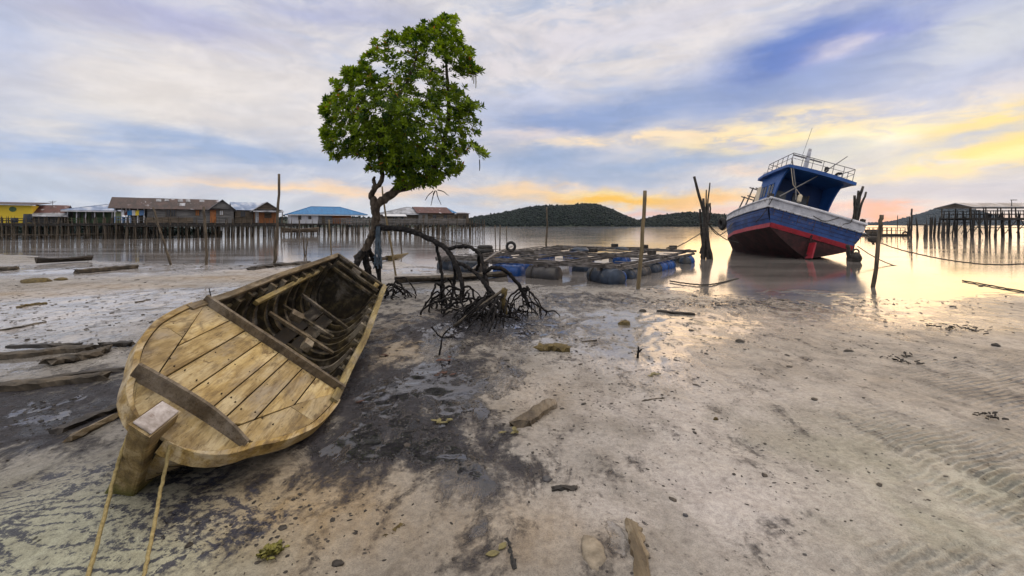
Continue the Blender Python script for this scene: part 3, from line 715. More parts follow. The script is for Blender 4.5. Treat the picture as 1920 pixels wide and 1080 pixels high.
# --- low house with the rusty red roof
h = House('stilt_house', 'low grey stilt house with rusty red roof next to the yellow house', 'house', 62, 118, 53, 33, 5, group=VG)
ze = h.Z(401); h.box('wall', M['plank_grey'], 0, h.w, 0, h.dep, h.zd, ze)
h.gable(M['red_roof'], 0, h.w * .92, 0, h.dep, ze, h.Z(384), 'x', wall=M['plank_grey'])
MB().prism([(-.3, -1.3, ze - .35), (h.w + .7, -1.3, ze - .35), (h.w + .4, 0.1, ze + .06), (-.3, .1, ze + .06)], (0, 0, .05)).build('awning', M['grey_roof'], h.root)
an = MB(); x = h.X(89); an.tube([(x, 2, h.Z(386)), (x, 2, h.Z(375))], .02, 5); an.bar((x - .35, 2, h.Z(377)), (x + .35, 2, h.Z(376)), .03, .03); an.bar((x - .2, 2, h.Z(378.5)), (x + .25, 2, h.Z(378)), .03, .03)
an.build('aerial', M['dark_wood'], h.root)
h.window(84, 92, 404, 412); h.deck(M['dark_wood'], -.5, h.w + 1, -2.0); h.stilts(6, 3, y0=-1.9)
h.posts(M['pole'], (0.1, h.w * .5, h.w + .4), -1.15, ze - .3)
# --- green house with the pale hipped roof
h = House('stilt_house', 'green stilt house with pale blue hipped tin roof and open porch', 'house', 124, 212, 54, 33, 6, group=VG)
ze = h.Z(395)
h.box('wall', M['green_wall'], 0.3, h.w, 1.6, h.dep, h.zd, ze); h.hip(M['blue_grey_roof'], 0, h.w, 0, h.dep, ze, h.Z(382), 2.2, xl=3.2, xr=.8)
h.posts(M['pale_paint'], np.linspace(.1, h.w - .1, 6), .1, ze)
h.door(150, 157, 401, M['window_dark'], 1.6); h.window(166, 174, 400, 410, y=1.6); h.window(136, 143, 400, 410, y=1.6)
h.rail(M['green_wall'], .1, h.w * .35, .05, .6); h.rail(M['green_wall'], h.w * .55, h.w - .1, .05, .6)
h.deck(M['dark_wood'], -.6, h.w + .4, -1.8); h.stilts(8, 3, y0=-1.6)
# --- the long grey house
h = House('stilt_house', 'long weathered grey plank stilt house with rusty roof, orange door and white posted porch', 'house', 214, 438, 51, 36, 6.5, group=VG)
ze = h.Z(389.5, 300); zr = h.Z(369, 260); xg = h.X(394); xp = h.X(276)
h.box('wall', M['plank_grey'], xp, h.w, 0, h.dep, h.zd, ze); h.box('wall', M['plank_brown'], 1.0, xp, 2.2, h.dep, h.zd, ze)
h.gable(M['rust_roof'], 0, xg + .5, 0, h.dep, ze, zr, 'x', over=.5, wall=M['plank_brown'], name='roof')
h.gable(M['grey_roof'], xg, h.w, -.35, h.dep - .5, ze + .02, h.Z(375, 418), 'y', over=.35, wall=M['plank_grey'], name='porch_roof')
sp = MB()
for px, py, w_, hh_ in ((296, 375, 9, 3), (312, 374, 8, 3), (338, 375, 9, 5), (353, 375, 8, 5), (342, 384, 10, 4), (380, 375, 9, 5)):
    x = h.X(px); f_ = (h.Z(py, px) - ze) / (zr - ze); f_ = min(.92, max(.1, f_)); y = f_ * h.dep / 2; z = ze + f_ * (zr - ze) + .05; sl = math.atan2(zr - ze, h.dep / 2)
    sp.box((x, y, z + .02), (w_ * .055, .7 + hh_ * .08, .02), (sl, 0, rnd.uniform(-.05, .05)))
sp.build('roof_patch', M['grey_roof'], h.root)
pl = MB(); z = h.zd + .16
while z < ze: pl.box(((xp + h.w) / 2, -.012, z), (h.w - xp - .04, .02, .015)); z += .19
pl.build('board_seam', M['dark_wood'], h.root)
h.window(312, 319, 393, 406); h.window(321, 329, 393, 406); h.window(367, 373, 394, 404, M['plank_orange'])
h.door(394, 405, 391, M['plank_orange'], -.01); h.window(412, 418, 395, 403, M['pale_paint'])
h.posts(M['pale_paint'], [.05, h.X(228), h.X(236), h.X(243), h.X(258), h.X(270)], .08, ze)
h.rail(M['blue_rail'], .05, h.X(245), .06, .7); h.rail(M['plank_grey'], h.X(246), xp, .06, .6); h.window(252, 262, 391, 404, y=2.2); h.door(266, 272, 392, M['window_dark'], 2.2)
for i, (px, cl) in enumerate(((230, 'white_wall'), (233, 'red_roof'), (239, 'blue_roof'), (248, 'white_wall'), (254, 'yellow_wall'), (261, 'blue_rail'))):
    x = h.X(px); MB().prism([(x, -.06, ze - .95), (x + .42, -.05, ze - .9), (x + .45, -.06, ze - .35), (x - .02, -.06, ze - .33)], (0, -.02, 0)).build('hanging_cloth', M[cl], h.root)
ln = MB(); ln.tube([(0, -.06, ze - .3), (xp / 2, -.06, ze - .36), (xp, -.06, ze - .3)], .012, 4); ln.build('washing_line', M['rope_dark'], h.root)
sk = MB(); sk.box(((xp + h.X(362)) / 2, -.75, h.zd + .33), (h.X(362) - xp, .05, .62)); sk.build('skirting_board', M['plank_brown'], h.root)
h.deck(M['dark_wood'], -.8, h.w + .6, -1.5); h.stilts(16, 5, -.5, h.w, y0=-1.3)
# --- house with the orange front
h = House('stilt_house', 'brown stilt house with blue grey roof and orange boarded gable front', 'house', 441, 522, 60, 36, 6, group=VG)
ze = h.Z(393); xg = h.X(476)
h.box('wall', M['plank_brown'], 0, xg, .3, h.dep, h.zd, ze); h.box('wall', M['plank_orange'], xg + .03, h.w, 0, h.dep - .2, h.zd, ze)
h.gable(M['blue_grey_roof'], 0, xg + 1.2, .3, h.dep, ze, h.Z(379), 'x', wall=M['plank_brown']); h.gable(M['grey_roof'], xg, h.w, -.4, h.dep, ze, h.Z(379), 'y', over=.5, wall=M['plank_brown'], name='porch_roof')
h.door(478, 485, 394, M['pale_paint']); h.window(452, 460, 396, 406, y=.3); h.window(497, 508, 397, 408, M['plank_brown'])
MB().prism([(xg - .2, -1.3, ze - .35), (h.w + .5, -1.3, ze - .35), (h.w + .5, -.06, ze), (xg - .2, -.06, ze)], (0, 0, .04)).build('awning', M['grey_roof'], h.root)
h.posts(M['pole'], (xg, h.w + .3), -1.2, ze - .33); h.deck(M['dark_wood'], -.4, h.w + .8, -1.7); h.stilts(9, 4, y0=-1.5)
# --- house with the bright blue roof
h = House('stilt_house', 'white stilt house under a bright blue hipped metal roof', 'house', 546, 682, 70, 30, 7, 419, VG)
ze = h.Z(402.5); xa = h.X(597); xb = h.X(623)
h.box('wall', M['white_wall'], 0, xa, 0, h.dep, h.zd, ze); h.box('wall', M['plank_grey'], xa, xb, .15, h.dep - .1, h.zd, ze); h.box('wall', M['plank_orange'], xb, h.X(660), .5, h.dep - .3, h.zd, ze)
h.hip(M['blue_roof'], 0, h.w, 0, h.dep, ze, h.Z(387), 3.2, over=.5)
h.window(579, 583, 404, 410); h.window(560, 564, 405, 411); h.door(604, 609, 406, M['plank_brown'], .15)
h.posts(M['pole'], (h.X(664), h.X(672), h.w - .05), .2, ze); h.rail(M['plank_grey'], xb, h.w, -.3, .8, .35); h.deck(M['dark_wood'], -.5, h.w + .8, -1.5); h.stilts(13, 4, y0=-1.3)
# --- grey roofed house behind the tree
h = House('stilt_house', 'stilt house with grey tin roof and pale awning behind the mangrove trunk', 'house', 716, 784, 74, 24, 7, 418, VG)
ze = h.Z(401); h.box('wall', M['plank_brown'], 0, h.w, .2, h.dep, h.zd, ze); h.hip(M['grey_roof'], 0, h.w, 0, h.dep, ze, h.Z(387.5), 3.0, xl=4.6, xr=.6)
MB().prism([(0, -1.9, ze - .45), (h.w * .62, -1.9, ze - .45), (h.w * .62, .1, ze), (0, .1, ze)], (0, 0, .05)).build('awning', M['pale_paint'], h.root)
h.window(750, 757, 404, 412, y=.2); h.door(738, 744, 404, M['window_dark'], .2); h.posts(M['pole'], (.1, h.w * .3, h.w * .6), -1.8, ze - .4); h.deck(M['dark_wood'], -.5, h.w, -2.4); h.stilts(8, 3, y0=-2.2)
# --- red roofed house
h = House('stilt_house', 'plank stilt house with red brown roof and a blue end strip right of the trunk', 'house', 785, 853, 76, 24, 7, 418, VG)
ze = h.Z(399); h.box('wall', M['plank_grey'], 0, h.X(802), 0, h.dep, h.zd, ze); h.box('wall', M['plank_brown'], h.X(802), h.w, .1, h.dep, h.zd, ze)
h.gable(M['red_roof'], 0, h.w * .86, 0, h.dep, ze, h.Z(387.5), 'x', wall=M['plank_brown'])
mb = MB()
for ya, yb in ((-.4, h.dep / 2), (h.dep + .4, h.dep / 2)): mb.prism([(h.w * .86 + .38, ya, ze + .0), (h.w + .3, ya, ze - .03), (h.w - .6, yb, h.Z(389)), (h.w * .86 + .38, yb, h.Z(388))], (0, 0, .06))
mb.build('roof_sheet', M['blue_roof'], h.root)
h.window(812, 818, 403, 410, y=.1); h.window(832, 838, 403, 410, y=.1); h.door(792, 797, 403, M['plank_brown']); h.deck(M['dark_wood'], 0, h.w + .5, -1.6); h.stilts(10, 3, y0=-1.4)
# --- shed
h = House('stilt_shed', 'small brown wooden shed on stilts at the seaward end of the village', 'shed', 858, 879, 80, 20, 3, 418, VG)
ze = h.Z(401); h.box('wall', M['plank_brown'], 0, h.w, 0, h.dep, h.zd, ze)
MB().prism([(-.2, -.3, ze), (h.w + .2, -.3, ze), (h.w + .2, h.dep + .2, ze + .25), (-.2, h.dep + .2, ze + .25)], (0, 0, .06)).build('roof', M['rust_roof'], h.root)
h.door(868, 874, 405, M['dark_wood']); h.deck(M['dark_wood'], -.3, h.w + 1, -1.2); h.stilts(4, 2, y0=-1.0)
# --- boardwalks
h = House('boardwalk', 'dark timber boardwalk on stilts in front of the left stilt houses', 'boardwalk', -60, 236, 45, 33, 1.6, 419)
h.deck(M['dark_wood'], 0, h.w, 0, 1.5); h.stilts(16, 2, y0=.1, y1=1.4); h.rail(M['dark_wood'], 0, h.w * .5, .1, .35, 1.6, slats=1)
br = MB()
for i in range(7): x = h.w * (i + .3) / 7.3; br.bar((x, .05, .55), (x + 1.9, .05, .55 + rnd.uniform(-.1, .15)), .06, .08)
br.build('brace', M['pole'], h.root)
h = House('boardwalk', 'picket fenced boardwalk on stilts between the blue roof and the shed', 'boardwalk', 640, 908, 66, 24, 1.8, 419)
h.deck(M['dark_wood'], 0, h.w, 0, 1.7); h.stilts(30, 2, y0=.1, y1=1.6)
pf = MB(); x = 0.0
while x < h.w * .86:
    pf.box((x, .04, h.zd + .30 + rnd.uniform(-.1, .1)), (.09, .03, 1.05), (0, rnd.uniform(-.05, .05), 0)); x += .2
pf.bar((0, .07, h.zd + .25), (h.w * .86, .07, h.zd + .25), .04, .08); pf.bar((0, .07, h.zd + .6), (h.w * .86, .07, h.zd + .6), .04, .08)
pf.build('picket_fence', M['plank_grey'], h.root)
br = MB()
for i in range(14): x = h.w * (.45 + .55 * i / 14); br.bar((x, .1, .2), (x + 1.2, .1, h.zd - .2), .07, .07)
br.build('brace', M['pole'], h.root)
h = House('boardwalk', 'plain boardwalk on stilts below the long grey house and orange front', 'boardwalk', 236, 560, 49.5, 36, 1.2, 421)
h.deck(M['dark_wood'], 0, h.w, 0, 1.1); h.stilts(20, 1, y0=.3)
def scrub():
    rr = random.Random(5); mb = MB(); sh = []
    for i in range(1500):
        q = rr.random(); px = -150 + 560 * q; d = 66 + 10 * rr.random(); c = P(px, 430, d); c.z = rr.uniform(-.1, 1.35) * (1 - .55 * max(0, q - .72) / .28)
        r = rr.uniform(.3, .65); vs, fs = ICO[rr.randrange(6)]; a = rr.uniform(0, 6.28); ca, sa = math.cos(a), math.sin(a)
        mb.add([(c.x + r * (v.x * ca - v.y * sa), c.y + r * (v.x * sa + v.y * ca), c.z + r * .8 * v.z) for v in vs], fs); t = rr.random(); sh += [t * .9] * len(fs)
    o = mb.build('mangrove_scrub', M['forest_near'], fix=False); shade_attr(o, sh); tag(o, 'dark mangrove scrub seen between the stilts under the left houses', 'scrub', kind='stuff')
scrub()
# --- canoe under the blue roof
def canoe(name, label, a, b, wd, hgt, m, cat='boat', z=0.05):
    a = Vector(a); b = Vector(b); L = (b - a).length; t = (b - a).normalized(); s = Vector((t.y, -t.x, 0)); rows = []
    for i in range(17):
        q = i / 16; w_ = wd / 2 * (math.sin(math.pi * min(.97, max(.03, q))) ** .55); sh = hgt * (1 + .45 * (2 * q - 1) ** 2); c = a.lerp(b, q); row = []
        for k in range(-5, 6):
            f_ = k / 5; row.append(c + s * (w_ * f_) + Vector((0, 0, z + sh * abs(f_) ** 1.9)))
        for k in range(5, -6, -1):
            f_ = k / 5; row.append(c + s * (max(w_ - .03, .004) * f_) + Vector((0, 0, z + .03 + (sh - .03) * abs(f_) ** 1.9)))
        rows.append(row)
    root = empty(name, tuple(a), label, cat)
    mb = MB(); mb.loft(rows, True); mb.v = [tuple(Vector(p) - a) for p in mb.v]; mb.build('hull', m, root, smooth=True)
    th = MB()
    for q in (.3, .55, .78): c = a.lerp(b, q) - a; th.box(c + Vector((0, 0, z + hgt * .8)), (wd * .8, .16, .03), (0, 0, math.atan2(s.y, s.x)))
    th.build('thwart', m, root); return root
canoe('canoe', 'orange brown wooden canoe moored below the blue roofed house', P(527, 437, 64), P(597, 436, 70), 1.1, .55, M['plank_brown'])
for i, (px, py, r, hgt) in enumerate(((27, 410, .28, .5), (50, 411, .2, .45), (52, 405, .32, .9))):
    p = P(px, 418, 48); p.z = 1.79
    mb = MB(); mb.tube([p, p + Vector((0, 0, hgt * .5)), p + Vector((0, 0, hgt))], [r, r * 1.08, r], 14); mb.tube([p + Vector((0, 0, hgt)), p + Vector((0, 0, hgt + .02))], r * 1.04, 14)
    solo(mb, 'drum', M['drum_dark'], ('wide dark drum in front of the yellow wall', 'smallest dark drum near the corner of the yellow wall', 'tall dark drum against the right end of the yellow wall')[i], 'drum', 'drums on the boardwalk', p)

# ------------------------------------------------------------------ jetty with the roofed platform on the right
def jetty():
    d = 56; r = empty('jetty', (P(1822, 420, d).x, d, 0), 'tall timber jetty platform with an open roofed shelter at the right', 'jetty')
    w = P(1990, 420, d).x - P(1822, 420, d).x; zd = hz(408, d); ze = hz(389, d); zr = hz(380, d)
    dk = MB(); dk.box((w / 2, 2, zd - .06), (w + .4, 4.2, .08))
    for y in (.05, 2, 3.95): dk.box((w / 2, y, zd - .2), (w + .3, .12, .18))
    dk.build('deck', M['dark_wood'], r)
    for j in range(3):
        for i in range(12): stilt(r, w * (i + rnd.uniform(-.2, .2)) / 11, .1 + 1.9 * j, zd - .1, rnd.uniform(.07, .11), 'pile', M['dark_wood'], lean=.07)
    br = MB()
    for i in range(8): x = w * i / 8; br.bar((x, .02, .3 + rnd.random() * .5), (x + rnd.choice((-1, 1)) * 1.1 + .3, .02, zd - .3), .06, .07)
    br.bar((0, -.02, 1.2), (w, -.02, 1.25), .06, .08); br.build('brace', M['dark_wood'], r)
    for i in range(7):
        for y in (.1, 3.9): MB().box((w * i / 6, y, (zd + ze) / 2), (.09, .09, ze - zd)).build('roof_post', M['pole'], r)
    rf = MB(); sl = [(-.5, -.5), (w + .5, -.5), (w + .5, 4.5), (-.5, 4.5)]
    for (ya, yb) in ((-.5, 2), (4.5, 2)): rf.prism([(-.5, ya, ze), (w + .5, ya, ze), (w + .5, yb, zr), (-.1, yb, zr)], (0, 0, .07))
    rf.build('roof', M['grey_roof'], r)
    rl = MB()
    for y in (.06, 3.94):
        for z in (.45, .9): rl.bar((0, y, zd + z), (w, y, zd + z), .05, .07)
        for i in range(13): rl.box((w * i / 12, y, zd + .45), (.05, .05, .9))
    rl.build('railing', M['dark_wood'], r)
    lp = MB(); x = P(1896, 400, d).x - P(1822, 420, d).x
    lp.tube([(x, -.05, zd), (x, -.05, hz(375, d))], .04, 6); lp.box((x + .25, -.05, hz(375, d)), (.7, .16, .07)); lp.build('lamp_post', M['dark_wood'], r)
    bn = MB(); bn.box((w * .45, 2, zd + .35), (1.8, .4, .06)); bn.box((w * .45 - .7, 2, zd + .17), (.08, .35, .34)); bn.box((w * .45 + .7, 2, zd + .17), (.08, .35, .34)); bn.build('bench', M['dark_wood'], r)
jetty()
def walkway():
    a = P(1822, 421, 57); b = P(1700, 421, 60); r = empty('walkway', (b.x, b.y, 0), 'low rickety pole walkway leading left from the roofed jetty', 'walkway')
    L = a.x - b.x; zd = hz(419.5, 58); dk = MB(); dk.bar((0, 0, zd - .1), (L * .42, -1, zd - .05), .5, .07); dk.bar((L * .5, -1, zd + .05), (L, -2.6, zd + .12), 1.1, .08); dk.build('deck', M['dark_wood'], r)
    for i in range(15):
        q = i / 14; stilt(r, L * q + rnd.uniform(-.15, .15), -2.6 * q + rnd.choice((-.35, .35)), zd - .05 + (rnd.uniform(0, .25)), rnd.uniform(.05, .13), 'pile', M['dark_wood'], lean=.07)
    br = MB()
    for i in range(6): q = .5 + i / 12; br.bar((L * q, -2.6 * q - .4, .4), (L * (q + .1), -2.6 * (q + .1) - .4, zd - .1), .05, .06)
    br.build('brace', M['dark_wood'], r)
walkway()
def pontoon():
    d = 64; a = P(1616, 437, d); b = P(1688, 437, d); L = b.x - a.x; r = empty('fishing_platform', (a.x, d, 0), 'low floating fishing platform with railings beyond the blue boat', 'raft')
    MB().box((L / 2, 0, .12), (L, 2.4, .34)).build('float', M['dark_wood'], r, bevel=.04)
    rl = MB()
    for y in (-1.1, 1.1):
        for z in (.75, 1.15): rl.bar((0, y, z), (L * .95, y, z), .05, .06)
        for i in range(9): rl.box((L * .95 * i / 8, y, .7), (.06, .06, 1.0))
    rl.build('railing', M['raft_wood'], r)
    MB().box((L * .3, 0, .6), (1.6, 1.1, .6)).build('crate', M['plank_brown'], r, bevel=.03)
    mb = MB(); mb.tube([(L * .93 + .35 * math.cos(t), -1.25, .25 + .35 * math.sin(t)) for t in np.linspace(0, 6.28, 15)], .11, 7); mb.build('fender', M['tyre'], r, smooth=True)
pontoon()

# ------------------------------------------------------------------ the mangrove tree
M['leaf'] = leaf_mat('mangrove_leaves', (.013, .044, .003), (.190, .275, .008), .38, (.30, .13, .02))
TD = 10.5
def make_tree():
    base = P(704, 432, TD); base.z = 0.0
    root = empty('mangrove_tree', tuple(base), 'leafy green mangrove tree standing on arching dark stilt roots behind the wreck', 'tree')
    L = lambda p: Vector(p) - base
    def T(pts, d=TD): return [tuple(L(P(p[0], p[1], d + (p[3] if len(p) > 3 else 0)))) + (p[2],) for p in pts]
    def limb(name, pts, n=9, amp=.012, seg=5):
        q = spline(pts, seg); mb = MB()
        mb.tube([Vector(p[:3]) + Vector((rnd.uniform(-amp, amp), rnd.uniform(-amp, amp), rnd.uniform(-amp, amp))) for p in q], [max(.004, float(p[3])) * rnd.uniform(.94, 1.07) for p in q], n)
        return mb, q
    trunk = T([(704, 436, .105), (704, 425, .10), (705, 402, .095), (703, 384, .11), (703, 372, .085)])
    mb, _ = limb('trunk', trunk, 12); tr = mb.build('trunk', M['bark'], root, smooth=True)
    right = T([(705, 386, .085), (720, 374, .10), (744, 357, .10, .1), (772, 347, .092, .15), (802, 331, .075, .2), (822, 300, .065, .2), (835, 255, .055, .3), (842, 200, .05, .2), (838, 140, .035, .2), (835, 80, .02, .1)])
    left = T([(703, 384, .075), (697, 367, .07), (702, 354, .06), (715, 341, .055), (717, 325, .05), (712, 300, .045), (715, 255, .06, -.2), (735, 205, .05, -.2), (765, 150, .035, -.1), (785, 95, .022)])
    stub = T([(700, 358, .045), (702, 346, .042), (701, 336, .04), (703, 331, .018)])
    nodes = []
    for nm, pts in (('limb', right), ('limb', left), ('limb', stub)):
        mb, q = limb(nm, pts, 10); mb.build('limb', M['bark'], root, smooth=True)
        if pts is not stub: nodes += [(Vector(p[:3]), float(p[3])) for p in q[8:]]
    # crown outline as it stands, thickness from how far inside the outline a spot lies
    zp = [(690, 66), (745, 75), (788, 84), (770, 130), (800, 185), (815, 225), (868, 255), (835, 285), (850, 318), (905, 345), (850, 372), (800, 385), (845, 440), (838, 490), (955, 512), (900, 528),
          (835, 548), (898, 600), (890, 650), (818, 668), (905, 725), (950, 755), (890, 770), (815, 735), (785, 770), (800, 815), (760, 850), (690, 872), (660, 918), (590, 905), (520, 915), (440, 912), (470, 860),
          (405, 842), (325, 828), (315, 765), (250, 765), (160, 785), (150, 742), (85, 712), (120, 690), (105, 640), (130, 600), (102, 545), (115, 480), (165, 440), (150, 385), (210, 375), (205, 325), (280, 322),
          (300, 268), (352, 245), (345, 185), (400, 190), (430, 148), (500, 165), (515, 135), (560, 150), (590, 98), (630, 110)]
    poly = [((560 + a / 2.571 - CX) / F * TD, H - (b / 2.571 - HY) / F * TD) for a, b in zp]
    pa = np.array(poly); pb = np.roll(pa, -1, 0); c2 = np.array([(560 + 500 / 2.571 - CX) / F * TD, H - (500 / 2.571 - HY) / F * TD])
    def inside(x, z):
        a, b = pa, pb; cnd = (a[:, 1] > z) != (b[:, 1] > z)
        xs = (b[:, 0] - a[:, 0]) * (z - a[:, 1]) / np.where(b[:, 1] == a[:, 1], 1e-9, b[:, 1] - a[:, 1]) + a[:, 0]
        return (np.sum(cnd & (x < xs)) % 2) == 1
    def edge(x, z):
        d = pb - pa; s = np.clip(((np.array([x, z]) - pa) * d).sum(1) / (d * d).sum(1), 0, 1)
        return float(np.sqrt(((pa + s[:, None] * d - (x, z)) ** 2).sum(1).min()))
    holes = [((560 + a / 2.571 - CX) / F * TD, H - (b / 2.571 - HY) / F * TD, r) for a, b, r in ((385, 335, .17), (590, 420, .17), (545, 480, .12), (450, 405, .10), (720, 340, .13), (660, 300, .10), (820, 660, .12), (700, 500, .09), (640, 220, .09), (330, 790, .1), (770, 400, .12), (570, 560, .1), (480, 250, .1))]
    pts = []
    x0, z0 = pa.min(0); x1, z1 = pa.max(0); tries = 0
    while len(pts) < 2600 and tries < 60000:
        tries += 1
        x = rnd.uniform(x0, x1); z = rnd.uniform(z0, z1)
        if not inside(x, z): continue
        e = edge(x, z)
        if e < .05: continue
        if any((x - a) ** 2 + (z - b) ** 2 < r * r and rnd.random() < .93 for a, b, r in holes): continue
        ht = min(1.75, .22 + 1.15 * math.sqrt(e)); y = rnd.uniform(-1, 1); y = math.copysign(abs(y) ** .8, y) * ht
        cl = float(fbm(np.array([x * 1.9 + y * .9]), np.array([z * 1.9 - y * .7]), 2, 77)[0])
        dens = .48 + 1.5 * cl + (.36 if z < c2[1] + .2 else .22) + (.25 if e < .2 else 0)
        if x > c2[0] and z > c2[1]: dens -= .12
        if rnd.random() > dens + .28: continue
        k_ = (TD + y) / TD; pts.append(Vector((x * k_, TD + y, H + (z - H) * k_)) - base)
    # branches and twigs reaching the leaf tufts
    br = []; order = sorted(pts, key=lambda p: (p - Vector((0, 0, 2.3))).length)[::4]
    for p in order:
        q, r = min(nodes, key=lambda n: (n[0] - p).length + max(0, n[0].z - p.z) * .6)
        dist = (q - p).length; r0 = min(r * .62, .012 + dist * .022); mid = q.lerp(p, .5) + Vector((rnd.uniform(-.1, .1), rnd.uniform(-.1, .1), -.06 * dist + rnd.uniform(-.05, .05)))
        br.append(([q, q.lerp(mid, .5) + Vector((0, 0, .02)), mid, mid.lerp(p, .55), p], [r0, r0 * .85, r0 * .7, r0 * .5, .004]))
        nodes += [(mid, r0 * .7), (mid.lerp(p, .55), r0 * .5)]
    big = MB()
    for a, b in br: big.tube(a, b, 5)
    cb = big.build('crown', M['bark'], root, smooth=True)
    f = MB(); sh = []
    cz = Vector(((c2[0]), TD, c2[1])) - base
    for p in pts:
        out = (p - cz - Vector((0, 0, -.5))); out.normalize(); ax = (out * .8 + Vector((rnd.uniform(-.5, .5), rnd.uniform(-.5, .5), .75 + rnd.uniform(-.3, .3)))).normalized()
        s = ax.orthogonal().normalized(); u = ax.cross(s); nl = rnd.randint(8, 11); tone = min(.92, max(.03, rnd.gauss(.48, .27))); ph = rnd.uniform(0, 6.28)
        for k in range(nl):
            a = ph + 2.4 * k; tilt = R(28 + 58 * (k / nl) + rnd.uniform(-10, 10)); rad = math.cos(a) * s + math.sin(a) * u
            dr = (ax * math.cos(tilt) + rad * math.sin(tilt)).normalized(); wd = ax.cross(rad).normalized(); nn = dr.cross(wd)
            ln = rnd.uniform(.085, .145); w = ln * rnd.uniform(.19, .25); b0 = p + dr * .015
            t = max(0.0, min(.97, tone + rnd.uniform(-.18, .18)))
            if rnd.random() < .010: t = 1.0
            f.add([b0, b0 + dr * ln * .55 + wd * w + nn * .008, b0 + dr * ln - nn * .012, b0 + dr * ln * .55 - wd * w + nn * .008, b0 + dr * ln * .5 - nn * .006], [(0, 4, 2, 1), (0, 3, 2, 4)]); sh += [t, t]
    fo = f.build('foliage', M['leaf'], cb, fix=False); shade_attr(fo, sh)
    # hanging seedlings and bare hanging root tips below the crown
    def rt(pts, m='root', name='prop_root', n=7, amp=.012, seg=6):
        mb, q = limb(name, pts, n, amp, seg); return mb.build(name, M[m], root, smooth=True)
    for (a, b) in (((812, 358), (797, 376)), ((816, 357), (808, 386)), ((818, 358), (827, 384)), ((820, 356), (841, 367)), ((815, 358), (812, 372))):
        rt(T([(a[0], a[1], .012, .2), ((a[0] + b[0]) / 2 + rnd.uniform(-2, 2), (a[1] + b[1]) / 2 - 2, .010, .2), (b[0], b[1], .006, .2)]), 'root', 'aerial_root', 5, .004, 3)
    for (px, py, l) in ((888, 143, 14), (892, 143, 22), (885, 142, 9), (899, 303, 17)):
        rt(T([(px, py - 4, .012), (px + .5, py + l * .5, .012), (px, py + l, .008)]), 'weed' if py < 200 else 'root', 'seedling', 5, .002, 3)
    # legs of the trunk, and the long arch to the root thicket on the right
    legs = [[(704, 427, .095), (696, 445, .092), (688, 462, .088), (679, 475, .085), (671, 481, .075), (664, 482, .035)],
            [(686, 464, .08), (685, 480, .085), (688, 498, .08), (692, 516, .07), (697, 540, .06)],
            [(679, 474, .09), (672, 486, .08, -.3), (668, 500, .06, -.5), (664, 520, .05, -.6)],
            [(690, 468, .07), (700, 486, .06, .3), (708, 506, .05, .5), (713, 540, .045, .5)],
            [(708, 430, .07), (710, 460, .05), (711, 490, .045), (712, 530, .04)],
            [(692, 516, .06), (704, 524, .05, -.3), (716, 536, .045, -.6), (728, 552, .04, -.9)]]
    for l in legs: rt(T(l), 'bark' if l is legs[0] else 'root')
    W = lambda px, py, d, r: tuple(L(P(px, py, d))) + (r,)
    def foot(x, y): return (x - base.x, y - base.y, gz(x, y) - .04)
    arch = [W(704, 426, 10.5, .12), W(730, 428, 10.2, .095), W(765, 432, 9.8, .088), W(800, 445, 9.3, .08), W(832, 463, 8.9, .078), W(848, 482, 8.6, .075), W(858, 505, 8.3, .07), W(866, 530, 8.1, .062), W(868, 560, 8.0, .05)]
    rt([q[:3] + (q[3] * .68,) for q in arch])
    arcs = [[W(838, 468, 8.8, .05), W(858, 462, 8.6, .055), W(882, 464, 8.4, .052), W(900, 478, 8.2, .05), W(908, 505, 8.0, .06), W(914, 540, 7.8, .055), W(922, 585, 7.5, .045)],
            [W(852, 490, 8.5, .055), W(878, 502, 8.3, .052), W(896, 516, 8.0, .05), W(912, 535, 7.7, .06), W(930, 560, 7.5, .05), W(940, 590, 7.3, .04)],
            [W(905, 512, 7.9, .05), W(925, 502, 7.9, .055), W(945, 506, 7.9, .055), W(965, 525, 7.9, .05), W(982, 550, 7.9, .05), W(992, 575, 7.9, .045)],
            [W(817, 455, 9.1, .045), W(821, 475, 9.1, .05), W(826, 500, 9.0, .05), W(830, 530, 8.9, .05), W(831, 566, 8.8, .05)],
            [W(848, 484, 8.6, .05), W(853, 510, 8.7, .05), W(850, 540, 8.7, .05), W(845, 575, 8.6, .04)],
            [W(898, 478, 8.2, .05), W(896, 500, 8.4, .045), W(889, 512, 8.5, .04)],
            [W(780, 435, 9.7, .012), W(850, 450, 11.5, .010), W(905, 465, 13.5, .010)]]
    for a in arcs[:-1]: rt([q[:3] + (q[3] * .66,) for q in a])
